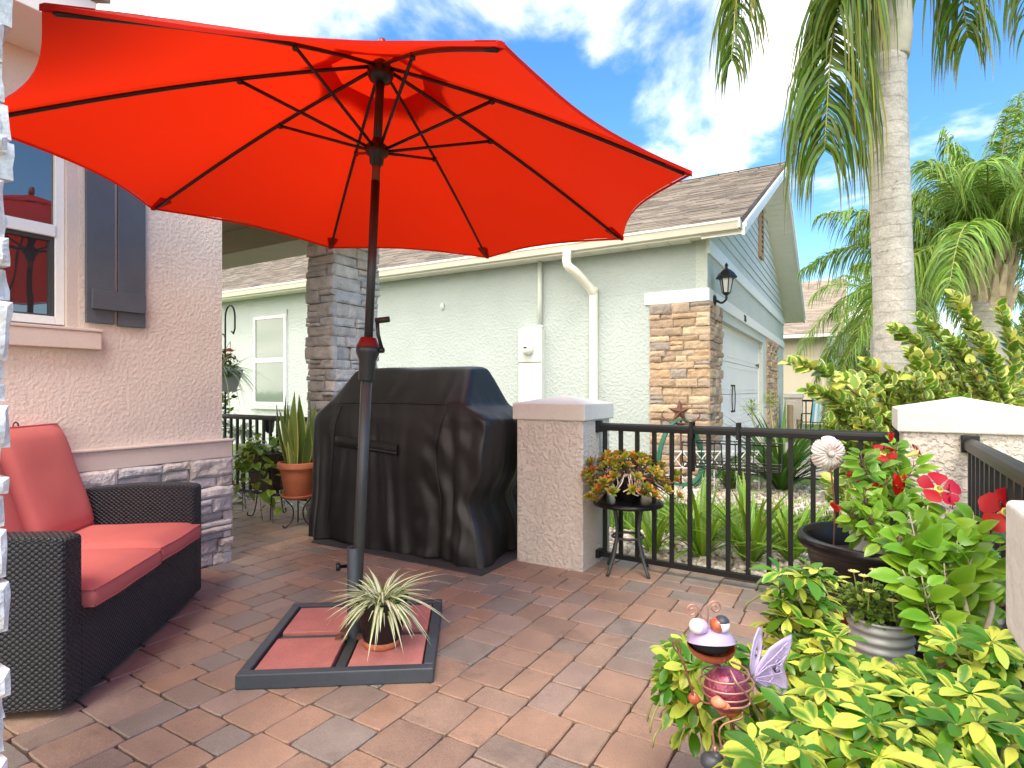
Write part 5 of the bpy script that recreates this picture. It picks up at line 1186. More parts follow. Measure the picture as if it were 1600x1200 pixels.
# ------------------------------------------------------------------ palms
def frond(lf,rc,pts,Lm,nper,wd,grav=.9,fwd=.55,r0=.022,start=.12,fan=1):
    P=crom(pts,10); m=len(P); cum=[0]
    for i in range(1,m): cum.append(cum[-1]+(P[i]-P[i-1]).length)
    tot=cum[-1]
    rc.tube(P[::3]+[P[-1]],[r0*(1-.85*i/(len(P[::3]))) for i in range(len(P[::3]))]+[r0*.1],6)
    def at(s):
        for i in range(1,m):
            if cum[i]>=s: return P[i-1].lerp(P[i],(s-cum[i-1])/max(1e-6,cum[i]-cum[i-1])),(P[i]-P[i-1]).normalized()
        return P[-1],(P[-1]-P[-2]).normalized()
    for k in range(nper):
        t=start+(1-start)*(k+rnd.random())/nper
        p,d=at(t*tot); L=Lm*(.45+.75*math.sin(math.pi*(.12+.78*t)))*rnd.uniform(.8,1.1)*(1 if t<.85 else .75)
        sd=d.cross(V((0,0,1))); 
        if sd.length<.2: sd=d.cross(V((.3,.9,0)))
        sd.normalize(); up=sd.cross(d)
        for s in (-1,1):
            dr=(sd*s*rnd.uniform(.6,1)+d*fwd*rnd.uniform(.7,1.4)+up*rnd.uniform(-.35,.6)*fan).normalized()
            q=[];ns=5
            for i in range(ns+1):
                u=i/ns; q.append(p+dr*(L*u*(1-.35*grav*u))+V((0,0,-1))*(L*grav*.75*u*u))
            td=(q[1]-q[0]).cross(V((rnd.uniform(-1,1),rnd.uniform(-1,1),.6))); 
            if td.length<1e-5: td=V((1,0,0))
            td.normalize(); lf.strip(q,[wd*.35,wd*.5,wd*.5,wd*.42,wd*.26,wd*.03],td)
def px3(l): return [D(*q) for q in l]
def palm_trunk(mb,base,top,r0,r1,n=22,m=80,rings=.10):
    base=V(base);top=V(top);H=(top-base).length; pr=[]
    pts=[];rs=[]
    for i in range(m+1):
        t=i/m; z=t*H; rr=r0+(r1-r0)*t+ .05*r0*math.sin(t*9)*.4
        rg=(z/rings+.35*nz((z*3,0,1)))%1; rr*=1+(.014 if rg<.15 else 0)-(.02 if rg>.9 else 0)
        pts.append(base.lerp(top,t)+V((.02*math.sin(t*5),.02*math.cos(t*4),0))); rs.append(rr)
    mb.tube(pts,rs,n)
def palm_one():
    bs=W(3.62,5.45,-.06); tp=D(1389,92,5.4); t=thing('palm_tree','tall queen palm with thick pale ringed trunk rising out of the hedge','palm tree',bs)
    mb=MB(); palm_trunk(mb,bs,tp,.185,.158); mb.build('trunk',M['bark'],t,smooth=True)
    top=D(1388,-75,5.4); mb=MB(); pts=[tp-V((0,0,.02))]+[tp.lerp(top,i/8) for i in range(9)]; mb.tube(pts,[.16,.165,.18,.19,.185,.175,.16,.14,.12,.10],20); mb.build('crownshaft',M['shaft'],t,smooth=True)
    c0=(1388,-70,5.4)
    F=[([c0,(1368,-112,5.2),(1330,-80,5.05),(1303,40,4.98),(1288,235,4.95)],.82,140),([c0,(1375,-105,5.1),(1345,-90,5.0),(1322,-50,4.95),(1315,20,4.9)],.62,80),([c0,(1384,-100,5.0),(1376,-85,4.85),(1368,-40,4.8)],.42,50),
       ([c0,(1320,-210,5.6),(1215,-170,5.7),(1160,-60,5.7),(1146,60,5.7),(1143,95,5.7)],.62,120),([c0,(1425,-150,5.4),(1470,-110,5.3),(1500,-20,5.3),(1512,60,5.3)],.58,80),([c0,(1460,-190,5.8),(1540,-160,5.9),(1590,-70,5.9),(1610,40,5.9)],.55,80),
       ([c0,(1400,-120,6.0),(1420,-110,6.8),(1440,-20,7.3)],.6,70),([c0,(1330,-190,6.2),(1265,-190,7.0),(1240,-100,7.6)],.6,70),([c0,(1385,-260,5.4),(1370,-380,5.2),(1330,-420,4.8)],.6,60),([c0,(1410,-280,5.6),(1460,-380,5.8),(1540,-400,6.2)],.6,60),([c0,(1330,-150,4.9),(1240,-210,4.5),(1160,-170,4.2)],.6,70)]
    lf=MB();rc=MB()
    for pts,Lm,n in F:
        l1=MB(); frond(lf,rc,px3(pts),Lm,n,.027,grav=1.45)
    lf.build('fronds',M['frond'],t); rc.build('rachis',M['rachis'],t,smooth=True)
palm_one()
def palm_crown(lf,rc,c,n,Lr,Lm,nper,wd,el=(-.2,1.35),droop=(.45,.85)):
    for i in range(n):
        a=2*math.pi*(i*.618034)+rnd.uniform(-.2,.2); e=el[0]+(el[1]-el[0])*((i+.5)/n); L=rnd.uniform(*Lr); o=V((math.cos(a),math.sin(a),0)); dr=rnd.uniform(*droop)
        pts=[c+o*(L*u*math.cos(e)*(1-.15*u*u))+V((0,0,L*(math.sin(e)*u-dr*u*u*(.55+.5*math.cos(e))))) for u in (0,.25,.5,.75,1)]
        frond(lf,rc,pts,Lm,nper,wd,grav=1.0,start=.2)
def palm_tree(label,c,seed,n=17,trunk=.20,Lr=(2.0,2.7),boots=True,nper=60,group=None,el=(-.2,1.35),dr=(.45,.85)):
    global rnd
    rnd=random.Random(seed); t=thing('palm_tree',label,'palm tree',(c.x,c.y,-.06),group); mb=MB(); palm_trunk(mb,(c.x,c.y,-.06),c-V((0,0,.55)),trunk*1.1,trunk,18,50); mb.build('trunk',M['bark'],t,smooth=True)
    if boots:
        mb=MB()
        for k in range(34):
            a=k*2.4; z=-.75+.85*k/34; o=V((math.cos(a),math.sin(a),0)); b0=c+o*trunk*.72+V((0,0,z)); w_=.085*(1-.3*k/34)
            s=V((-o.y,o.x,0)); tip=b0+o*(.13+.05*rnd.random())+V((0,0,.42+.15*rnd.random()))
            mb.hexa([b0-s*w_,b0+s*w_,b0+s*w_*.8+o*.07,b0-s*w_*.8+o*.07],[tip-s*w_*.33-o*.03,tip+s*w_*.33-o*.03,tip+s*w_*.3+o*.02,tip-s*w_*.3+o*.02])
        mb.lathe([(trunk*.85,-.8),(trunk*.92,-.4),(trunk*.62,.0),(trunk*.2,.35)],c,14); mb.build('leaf_bases',M['boot'],t,bevel=.01)
    lf=MB();rc=MB(); palm_crown(lf,rc,c+V((0,0,.15)),n,Lr,.62,nper,.021,el,dr); lf.build('fronds',M['frond_far'],t); rc.build('rachis',M['rachis'],t,smooth=True); rnd=random.Random(seed+1); return t
palm_tree('full green queen palm with shaggy leaf bases at the right, behind the hedge',D(1546,415,8.6),101,34,.24,(2.8,3.5),True,120,None,(.3,1.45),(.35,.8))
palm_tree('queen palm half hidden behind the pale palm trunk',D(1440,470,13.5),102,24,.19,(2.4,3.1),True,90)
palm_tree('low drooping palm beside the distant houses, left of the pale trunk',D(1372,468,17.5),103,18,.19,(2.4,3.0),False,55)
palm_tree('palm crown filling the upper right corner behind the shaggy palm',D(1660,330,11),104,18,.2,(2.6,3.2),True,60)
# background trees
def tree(label,c,rad,n,Lf,h0=0,group='leafy trees far beyond the hedge'):
    c=V(c); t=thing('tree',label,'tree',(c.x,c.y,-.06),group); mb=MB(); cl=[]
    for i in range(16):
        d=rdir(-.5,1); cl.append(c+V((d.x*rad[0],d.y*rad[1],d.z*rad[2]))*.62)
    for i in range(n):
        k=cl[i%16]; d=rdir(); q=k+V((d.x*rad[0],d.y*rad[1],d.z*rad[2]))*.48*rnd.random()**.4; L=Lf*rnd.uniform(.6,1.3); mb.leaf(q,(d+rdir()).normalized(),rdir(.2,1),L,L*.55,.2,.15,2,'ov')
    mb.build('crown',M['far_tree'],t,smooth=True); mb=MB(); mb.tube([V((c.x,c.y,-.1)),V((c.x,c.y,c.z*.6)),c],[.22,.16,.08],8)
    for k in cl[:8]: mb.tube([V((c.x,c.y,c.z*.55)),c.lerp(k,.5),k],[.09,.06,.03],5)
    mb.build('trunk',M['twig'],t,smooth=True)
for px,Y,h,rr,lb in [(1345,34,4.2,3.2,'round leafy tree left of the distant palms'),(1450,26,3.2,2.8,'leafy tree low behind the half hidden palm'),(1530,22,2.6,2.6,'leafy tree low behind the shaggy palm'),(1610,20,3.2,2.6,'leafy tree at the far right edge'),(1400,48,5,4.5,'tallest far tree behind the pale palm trunk'),(1290,60,4.2,4.2,'far tree between the distant houses')]:
    c=D(px,600,Y); c.z=h*.62; tree(lb,c,(rr,rr,h*.55),1500,.34)
mb=MB()
for i in range(5000):
    a=rnd.uniform(R(-75),R(20)); r=rnd.uniform(70,95); z=rnd.random()**1.4*(5+3*nz((a*9,0,0))); q=W(-r*math.sin(a),r*math.cos(a),z); mb.leaf(q,rdir(),rdir(),1.8,1.3,.1,.1,2,'ov')
tag(mb.build('tree_line',M['far_tree']),'distant green wood closing the horizon behind the houses','trees',kind='stuff')
# ------------------------------------------------------------------ variegated hedge behind the right pillar
HC=D(1480,640,4.5)
hg=thing('hedge','tall cream edged shrub with arching sprays behind the right pillar and pale palm','bush',(HC.x,HC.y,-.05))
lf=MB(); st=MB()
def spray(pts,Lf,n,w0=.2):
    P=crom(pts,10); st.tube(P[::4]+[P[-1]],[.011*(1-.8*i/len(P[::4])) for i in range(len(P[::4]))]+[.002],5)
    for k in range(n):
        t=w0+(1-w0)*k/n; i=min(len(P)-2,int(t*(len(P)-1))); p=P[i]; d=(P[i+1]-P[i]).normalized(); a=k*1.7; sd=d.orthogonal().normalized(); s2=d.cross(sd)
        for s in (0,math.pi):
            o=sd*math.cos(a+s)+s2*math.sin(a+s); dd=(o*.75+d*.7+V((0,0,.35))).normalized(); L=Lf*rnd.uniform(.7,1.15)*(1 if t<.88 else .7)
            lf.leaf(p,dd,V((0,0,1))+n_*.5+d*.3+rdir()*.4,L,L*.78,.15,.2,4,'ov')
b0=(1440,720,4.6)
for tip,md,c in [((1224,563,4.2),(1320,600,4.3),b0),((1255,607,4.2),(1330,640,4.3),b0),((1385,508,4.3),(1450,560,4.4),(1500,700,4.6)),((1430,490,4.4),(1490,560,4.5),(1540,700,4.6)),((1487,452,4.2),(1530,540,4.3),(1590,690,4.5)),((1560,470,4.6),(1580,560,4.6),(1560,700,4.6)),((1605,485,4.3),(1610,570,4.4),(1600,700,4.5)),((1350,560,4.5),(1390,620,4.5),b0),((1300,640,4.4),(1350,670,4.5),b0),((1420,545,4.2),(1450,600,4.2),(1500,690,4.4)),((1480,530,4.1),(1520,580,4.2),(1560,680,4.4)),((1640,520,4.2),(1650,600,4.3),(1620,700,4.5)),((1530,520,4.0),(1560,590,4.1),(1580,680,4.3))]:
    spray(px3([c,md,tip]),.115,26)
for i in range(95):
    px=rnd.uniform(1285,1650); py=rnd.uniform(560 if px>1360 else 600,700); Y=rnd.uniform(4.0,5.1); t0=D(px,py,Y); bse=D(min(1620,max(1400,px+rnd.uniform(-20,60))),770,4.6)
    spray([bse,bse.lerp(t0,.6)+rdir()*.1,t0],.105,18,.3)
for i in range(1500):
    px=rnd.uniform(1290,1660); py=rnd.uniform(590,790); q=D(px,py,rnd.uniform(4.15,5.1)); L=.105*rnd.uniform(.7,1.2); lf.leaf(q,rdir(-.2,1),rdir(.2,1)+n_*.5,L,L*.76,.15,.2,3,'ov')
lf.build('foliage',M['hedge'],hg,smooth=True); st.build('branches',M['twig'],hg,smooth=True)
# ------------------------------------------------------------------ planters at the right
TBc=W(1.655,2.56)
red=thing('red_planter','dark red plastic pot supporting the big black tub','planter',TBc)
mb=MB(); mb.lathe([(0,0),(.22,0),(.25,.22),(.262,.22),(.264,.255),(.24,.255),(.23,.2),(0,.2)],TBc,30); mb.build('pot',M['redpot'],red,smooth=True)
tub=thing('black_tub','large wide black tub planter with moulded rim below the right pillar','planter',TBc+V((0,0,.256)))
mb=MB(); T=TBc+V((0,0,.256)); mb.lathe([(0,0),(.24,0),(.255,.01),(.268,.08),(.276,.085),(.278,.10),(.284,.16),(.292,.165),(.294,.18),(.30,.225),(.325,.235),(.338,.25),(.338,.28),(.325,.29),(.31,.288),(.30,.27),(.285,.15)],T,44,None,1.03,1.0); mb.build('tub',M['blackpot'],tub,smooth=True)
mb=MB(); mb.lathe([(.288,.18),(.15,.19),(0,.195)],T,30); mb.build('soil',M['soil'],tub,smooth=True)
mb=MB()
for i in range(16): q=T+W(rnd.uniform(-.2,-.06),rnd.uniform(-.12,.1),.2)+V((0,0,0)); mb.sphere(q,(.028,.022,.016),8,6,None,.3)
tag(mb.build('white_stones',M['whitepot'],smooth=True,off=T),'loose white stones lying on the soil of the black tub','stones')
wp=T+W(.03,.0,.19); 
wt=thing('white_planter','square white planter holding the red mandevilla inside the black tub','potted plant',wp)
def sqpot(c,b,t,h,th,m,par,rot,lipw=0,name='pot'):
    mb=MB(); taper_box(mb,V((0,0,0)),b,t,0,h,th)
    if lipw:
        for lo,hi in (((-t[0]-lipw,-t[1]-lipw,h-.03),(t[0]+lipw,-t[1]+.002,h+.004)),((-t[0]-lipw,t[1]-.002,h-.03),(t[0]+lipw,t[1]+lipw,h+.004)),((-t[0]-lipw,-t[1]+.002,h-.03),(-t[0]+.002,t[1]-.002,h+.004)),((t[0]-.002,-t[1]+.002,h-.03),(t[0]+lipw,t[1]-.002,h+.004))): mb.box(lo,hi)
    Mm=Matrix.Translation(c)@Matrix.Rotation(rot,4,'Z'); mb.v=[tuple(Mm@V(q)) for q in mb.v]; o=mb.build(name,m,par,bevel=.004)
    mb=MB(); mb.box((-t[0]+th*1.2,-t[1]+th*1.2,h-.05),(t[0]-th*1.2,t[1]-th*1.2,h-.03)); mb.v=[tuple(Mm@V(q)) for q in mb.v]; mb.build('soil',M['soil'],par)
    return o
sqpot(wp,(.10,.10),(.125,.125),.17,.008,M['whitepot'],wt,R(52))
def mandevilla(par,base,tips,Lf,stemm,nl=9,extra=0,rad=.2,w=.5):
    lf=MB(); st=MB()
    for tp in tips:
        tp=V(tp); P=bez(base+rdir()*.03*V((1,1,0)).length,base+V((rnd.uniform(-.06,.06),rnd.uniform(-.06,.06),.15)),tp-V((0,0,.12))+rdir()*.05,tp,12); st.tube(P,[.0065*(1-.7*i/12) for i in range(13)],5)
        for k in range(nl):
            i=min(11,int(6+6*k/nl)); p=P[i]; d=(P[i+1]-P[i]).normalized(); a=k*1.57+rnd.uniform(-.3,.3); sd=d.orthogonal().normalized(); s2=d.cross(sd)
            for s in (0,math.pi):
                o=sd*math.cos(a+s)+s2*math.sin(a+s); L=Lf*rnd.uniform(.65,1.15); dd=(o+d*.35+V((0,0,.25))).normalized(); st.tube([p,p+dd*.02],.002,3,caps=False); lf.leaf(p+dd*.02,dd,V((0,0,1))+n_*.75+rdir()*.4,L,L*w,.28,.18,5,'ov')
    lf.build('foliage',M['mandev'],par,smooth=True); st.build('stems',stemm,par,smooth=True)
tips=px3([(1345,705,2.5),(1372,720,2.6),(1402,690,2.6),(1390,745,2.5),(1352,765,2.45),(1330,790,2.45),(1365,800,2.35),(1410,760,2.5),(1428,720,2.6),(1425,800,2.4),(1390,790,2.4),(1440,770,2.5),(1345,830,2.4),(1375,835,2.3),(1405,830,2.3)])
mandevilla(wt,wp+V((0,0,.15)),tips,.085,M['twig'],10,w=.46)
def trumpet(mb,c,ax,r):
    ax=V(ax).normalized(); t1=ax.orthogonal().normalized(); t2=ax.cross(t1)
    for k in range(5):
        a=k*2*math.pi/5; o=t1*math.cos(a)+t2*math.sin(a); mb.leaf(V(c)+o*.012,(o+ax*.35).normalized(),ax,r,r*1.05,.28,.10,5,'obov')
def tubeflower(par,lst,m,name='flower'):
    for (px,py,Y,r,ax) in lst:
        c=D(px,py,Y); mb=MB(); trumpet(mb,c,ax,r); f=mb.build(name,m,par,smooth=True)
        mb=MB(); a=V(ax).normalized(); mb.lathe([(.005,-.055),(.008,-.03),(.016,.0),(.010,.004)],c,8,a); mb.build('throat',M['yelpetal'],f,smooth=True)
def bud(par,px,py,Y,L,d,m):
    c=D(px,py,Y); mb=MB(); d=V(d).normalized(); t1=d.orthogonal().normalized(); t2=d.cross(t1)
    for k in range(5): a=k*1.2566; o=t1*math.cos(a)+t2*math.sin(a); mb.leaf(c-d*L*.5+o*.004,d+o*.14,o,L,L*.36,-.12,.1,4,'ov')
    mb.build('bud',m,par,smooth=True)
bud(wt,1404,757,2.45,.10,(.05,0,1),M['redpetal']); bud(wt,1305,792,2.5,.05,W(.7,0,-.6),M['redpetal']); bud(wt,1392,682,2.55,.04,(0,0,1),M['redpetal'])
tubeflower(wt,[(1380,708,2.6,.045,W(-.2,-.6,.8)),(1433,707,2.6,.035,W(.8,-.3,.4)),(1365,768,2.5,.035,W(.2,-.8,-.3)),(1338,745,2.6,.028,W(-.4,-.6,.5))],M['redpetal'])
# metal flower on its stake
fo=T+W(-.21,.03,.2); fc=D(1297,709,2.60)
fs_=thing('metal_flower','pale metal flower with red edged petals on a stake in the black tub','garden ornament',fo)
mb=MB(); mb.tube(crom([fo,fo.lerp(fc,.5)+cx_*.012,fc-n_*.01],6),.004,6); mb.build('stake',M['rust'],fs_,smooth=True)
up_=V((0,0,1))
for k in range(6):
    a=math.pi/2+k*math.pi/3; o=cx_*math.cos(a)+up_*math.sin(a); mb=MB()
    side=o.cross(n_); 
    def fn(u,v):
        w_=.012+.024*math.sin(min(1,v*1.05)*math.pi*.62)**.8*(1 if v<.9 else 1-(v-.9)*2); cr_=.004*math.sin(u*math.pi*9)*(v**.6)
        return fc+o*(.012+.068*v-(abs(u-.5)**2)*.03*v)+side*(w_*(u-.5)*2)+n_*(.010*math.sin(v*3)+cr_-.02*v*v)
    mb.grid(fn,18,6); mb.build('petal',M['petalmetal'],fs_,smooth=True)
mb=MB(); mb.sphere(fc+n_*.012,(.015,.015,.015),12,8); mb.build('flower_centre',M['petalmetal'],fs_,smooth=True)
lc=D(1296,772,2.6); mb=MB(); mb.leaf(lc+cx_*.02,(-cx_+up_*.5).normalized(),up_,.075,.03,.3,.25,5,'ov'); mb.build('metal_leaf',M['petalmetal'],fs_,smooth=True)
# low bench with the grey trough, mandevilla in black pot, galvanised pot
bc=W(1.66,2.02); 
be=thing('plant_bench','low black plant bench carrying the grey planter','bench',bc,rot=math.atan2(S,C),local=True)
mb=MB(); mb.box((-.22,-.17,.285),(.22,.17,.31)); mb.build('top',M['blackpot'],be,bevel=.004)
for sx in (-1,1):
    for sy in (-1,1): mb=MB(); mb.box((sx*.2-.015,sy*.15-.015,0),(sx*.2+.015,sy*.15+.015,.285)); mb.build('leg',M['blackpot'],be)
gp=thing('grey_planter','grey ribbed rectangular planter under the glossy green mandevilla','planter',bc+V((0,0,.311)))
sqpot(bc+V((0,0,.311)),(.15,.10),(.175,.12),.145,.008,M['greypot'],gp,math.atan2(S,C)+R(-8),.008,'trough')
puff(bc+V((0,0,.46)),(.12,.08,.02),60,.03,M['rust'],gp,'dry_leaves')
mp=W(1.30,1.74)
mv=thing('potted_mandevilla','glossy green mandevilla with crimson blooms in a black pot beside the galvanised planter','potted plant',mp)
mb=MB(); pot('pot',M['blackpot'],mp,.13,.165,.34,mv,rim=.008,rimh=.03)
mb=MB(); mb.sphere(mp+W(-.03,-.05,.335),(.05,.035,.025),9,6,None,.4); mb.build('terracotta_shard',M['terracotta'],mv)
tips=px3([(1420,800,1.9),(1450,790,1.95),(1485,790,1.95),(1520,800,1.95),(1545,830,1.9),(1550,880,1.85),(1405,835,1.9),(1430,850,1.85),(1460,840,1.85),(1495,845,1.85),(1520,870,1.8),(1410,890,1.8),(1440,900,1.75),(1475,880,1.8),(1455,955,1.7),(1500,870,1.85),(1470,815,2.0),(1510,830,1.9),(1555,905,1.9)])
mandevilla(mv,mp+V((0,0,.31)),tips,.088,M['paletwig'],9,w=.6)
mb=MB()
for (x0,y0),(x1,y1),(x2,y2) in (((1450,1005),(1475,950),(1480,890)),((1520,1000),(1505,935),(1485,880)),((1535,1000),(1550,950),(1545,900)),((1470,1010),(1485,960),(1465,900))): mb.tube(crom(px3([(x0,y0,1.72),(x1,y1,1.75),(x2,y2,1.82)]),6),.008,6)
mb.build('woody_stems',M['paletwig'],mv,smooth=True)
tubeflower(mv,[(1467,764,1.98,.058,W(-.1,-.75,.65)),(1484,775,1.97,.035,W(.7,-.6,.1))],M['pinkpetal']); tubeflower(mv,[(1572,800,1.9,.072,W(-.3,-.9,.3)),(1600,790,2.0,.06,W(.1,-.8,.6))],M['redpetal'])
gv=W(1.235,1.93)
gs=thing('pot_stand','upturned black pot lifting the galvanised planter','pot',gv)
mb=MB(); mb.lathe([(.13,0),(.125,.02),(.10,.235),(0,.238)],gv,22); mb.build('upturned_pot',M['blackpot'],gs,smooth=True)
gl=thing('galvanised_planter','round corrugated galvanised planter of small pale yellow flowers','potted plant',gv+V((0,0,.24)))
pot('corrugated_pot',M['galv'],gv+V((0,0,.24)),.090,.096,.205,gl,ridges=6,rim=.002,rimh=.006)
puff(gv+V((-.02,0,.475)),(.115,.10,.065),620,.022,M['tiny'],gl,'foliage','ov',.75,.5,3)
for px,py,Y in ((1334,905,1.95),(1350,912,1.95),(1367,903,1.95),(1407,935,1.88),(1394,951,1.84),(1430,948,1.86),(1358,936,1.84)):
    q=D(px,py-10,Y-.03); f=MB()
    for k in range(12): a=k*.5236; f.leaf(q,cx_*math.cos(a)+n_*math.sin(a)*.8+up_*.45,up_,.019,.010,.1,.1,3,'obov')
    f.sphere(q+up_*.003,(.006,.006,.004),7,4); fo_=f.build('flower',M['yelpetal'],gl,smooth=True)
    s=MB(); s.tube([q,q-up_*.06+rdir()*.01],.0015,4); s.build('flower_stem',M['rachis'],fo_)
# ------------------------------------------------------------------ variegated umbrella bush in the foreground
SB=W(.95,1.3)
sb=thing('variegated_bush','bright yellow and green umbrella leaf bush filling the lower right foreground','bush',SB)
lf=MB(); st=MB()
def whorl(c,ax,r,n=None):
    ax=V(ax).normalized(); t1=ax.orthogonal().normalized(); t2=ax.cross(t1); n=n or rnd.choice((6,7,7,8)); a0=rnd.uniform(0,6.28)
    for k in range(n):
        a=a0+k*2*math.pi/n+rnd.uniform(-.15,.15); o=t1*math.cos(a)+t2*math.sin(a); L=r*rnd.uniform(.75,1.12); s0=V(c)+o*L*.08
        lf.leaf(s0,(o+ax*rnd.uniform(-.05,.6)).normalized(),ax,L,L*rnd.uniform(.36,.46),rnd.uniform(.1,.6),rnd.uniform(.12,.34),6,'obov')
def bushset(n,fx,r):
    for i in range(n):
        X,Y,z,axx=fx(); c=W(X,Y,z); b=W(X+rnd.uniform(-.08,.12),Y+rnd.uniform(-.05,.1),max(.05,z-rnd.uniform(.07,.15))); (st.tube(bez(b,b+V((0,0,.05)),c-V(axx)*.05,c,5),.0028,4) if rnd.random()<.4 else None); whorl(c,axx,r*rnd.uniform(.8,1.2))
def reg(px0,px1,py0,py1,Y0,Y1,tilt=.5):
    def f():
        px=rnd.uniform(px0,px1); py=rnd.uniform(py0,py1); Y=rnd.uniform(Y0,Y1); q=((px-800)/900*Y,Y,EYE-(py-610)*Y/900)
        a=W(rnd.uniform(-.7,.7),rnd.uniform(-1.0,.2),0)*tilt+V((0,0,1)); return q[0],q[1],q[2],a
    return f
bushset(44,reg(1212,1298,888,990,1.62,1.85),0.062)
bushset(9,reg(1285,1310,1000,1030,1.6,1.7),0.059)
bushset(52,reg(1300,1470,1050,1085,1.42,1.58),0.062)
bushset(38,reg(1480,1580,1000,1050,1.4,1.58),0.062)
bushset(87,reg(1275,1580,1065,1130,1.25,1.45),0.063)
bushset(87,reg(1240,1590,1120,1190,1.1,1.35),0.064)
bushset(81,reg(1165,1600,1165,1250,.98,1.2),0.064)
bushset(49,reg(1045,1185,1015,1115,1.52,1.68),0.066); bushset(17,reg(1050,1120,1060,1140,1.46,1.56,.9),0.063); bushset(38,reg(1215,1325,985,1070,1.45,1.7),0.062)
bushset(14,reg(1045,1110,1035,1085,1.46,1.55,.8),0.066)
bushset(14,reg(1170,1250,1140,1200,1.28,1.42),0.067)
bushset(87,reg(1220,1590,1080,1300,1.3,1.6),0.071)
for i in range(12):
    e=W(rnd.uniform(.55,1.25),rnd.uniform(1.05,1.7),rnd.uniform(.3,.45)); b=W(rnd.uniform(.75,1.1),rnd.uniform(1.25,1.5),-.02); s1=MB(); s1.tube(bez(b,b+V((0,0,.15)),e-V((0,0,.12)),e,7),[.011,.0105,.01,.009,.008,.007,.006,.005],6); s1.build('stem',M['twig'],sb,smooth=True)
for k in range(5):
    e=D(1075+k*24,1085+rnd.uniform(-15,15),1.56); b=W(.75+.05*k,1.38,.05); st.tube(bez(b,b+V((0,0,.16)),e-V((0,0,.15)),e,9),.006,5)
    for j in range(6): q=W(.6+.13*j,1.2+.07*j,.30+.02*k); st.tube(bez(b,b+V((0,0,.1)),q-V((0,0,.1)),q,5),.005,4)
lf.build('foliage',M['schef'],sb,smooth=True); st.build('petioles',M['rachis'],sb,smooth=True)
# ------------------------------------------------------------------ the metal dragonfly figure
YO=1.34
def O(px,py,dy=0): return D(px,py,YO+dy)
og=thing('insect_ornament','lilac and plum metal winged insect figure with coiled antennae beside the variegated bush','garden ornament',G(1118,1218,.30)*1.0)
hc=O(1111,1003); u1=.0545
Mr=Matrix.Rotation(math.atan2(S,C),3,'Z')
def bowl(sgn,rx,ry,rz,c,m,name,tilt):
    mb=MB(); mt=Mr@Matrix.Rotation(tilt,3,'X'); vs=[];n=26;mm=9
    for layer,sc in ((0,1),(1,.95)):
        for j in range(mm+1):
            th=(math.pi/2)*j/mm
            for k in range(n):
                a=2*math.pi*k/n; vs.append(c+mt@V((rx*sc*math.cos(th)*math.cos(a),ry*sc*math.cos(th)*math.sin(a),sgn*rz*sc*math.sin(th))))
    fs=[]; 
    for L_ in (0,1):
        o=L_*(mm+1)*n; fs+=[(o+j*n+k,o+j*n+(k+1)%n,o+(j+1)*n+(k+1)%n,o+(j+1)*n+k) for j in range(mm) for k in range(n)]
    o=(mm+1)*n; fs+=[(k,(k+1)%n,o+(k+1)%n,o+k) for k in range(n)]
    mb.add(vs,fs); return mb.build(name,m,og,smooth=True)
hd=bowl(1,u1,u1*.95,u1*.66,hc,M['lilac'],'upper_head',R(-13))
bowl(-1,u1,u1*.95,u1*.66,hc+V((0,0,-.006)),M['orange_metal'],'jaw',R(9))
mb=MB(); mb.sphere(hc+n_*-.008,(u1*.86,u1*.86,u1*.50),16,10); mb.build('mouth',M['dark'],og,smooth=True)
for (px,py,dy,lid) in ((1089,978,-.022,-1),(1128,976,-.022,1)):
    e=O(px,py,dy); mb=MB(); mb.sphere(e,(.018,.017,.017),16,10); ey=mb.build('eye',M['eyewhite'],og,smooth=True)
    mb=MB(); mb.sphere(e+(-cx_*.5*lid+up_*(-.25)-n_*.3).normalized()*.0035+cx_*(-.006*lid),(.0178,.0175,.017),16,10); mb.build('eyelid',M['lilac'] if lid<0 else M['orange_metal'],ey,smooth=True)
    if lid>0: mb=MB(); mb.sphere(e+up_*.0055-n_*.001,(.0172,.0167,.015),16,10); mb.build('upper_lid',M['boot_grey'],ey,smooth=True)
for s,c in ((-1,(1081,954)),(1,(1117,949))):
    mb=MB(); r0=O(1104,976); top=O(1100 if s<0 else 1108,952)
    cen=O(*c); sp_=[cen+(cx_*s*-1*math.cos(a)+up_*math.sin(a))*(.003+.0135*(1-a/9.5)) for a in [i*.45 for i in range(22)]]
    mb.tube(crom([r0,r0.lerp(sp_[0],.5)+cx_*.002*s,sp_[0]+up_*-.002],5)+sp_[1:],.0021,6); mb.build('antenna',M['copper'],og,smooth=True)
# neck spring and body
mb=MB(); nk=O(1120,1032); mb.tube([nk+cx_*.008*math.cos(a)-n_*.008*math.sin(a)+up_*(.012-.0038*a/2) for a in [i*.5 for i in range(30)]],.0022,5); mb.build('neck_spring',M['rust'],og,smooth=True)
bc_=O(1135,1077); mb=MB(); mb.sphere(bc_,(.051,.046,.052),26,18,Mr@Matrix.Rotation(R(-14),3,'Y')); mb.build('body',M['magenta'],og,smooth=True)
mb=MB(); mb.lathe([(0,-.058),(.022,-.055),(.03,-.045),(.028,-.035)],bc_+cx_*.004,16); mb.build('tail_cup',M['orange_metal'],og,smooth=True)
mb=MB(); coil=[]
for i in range(64):
    a=i*.27-1.0; f=i/63; rr=.030+.028*math.sin(math.pi*(.18+f*.52)); coil.append(bc_+cx_*rr*math.cos(a)*1.03-n_*(-rr*math.sin(a)*1.0)+up_*(.046-.052*f))
mb.tube(coil,.0024,6); mb.tube(crom([O(1140,1045,-.03),O(1152,1068,-.055),O(1170,1090,-.05),O(1171,1100,-.05),O(1160,1106,-.06),O(1135,1107,-.06)],6),.0028,6); mb.build('coil_arm',M['copper'],og,smooth=True)
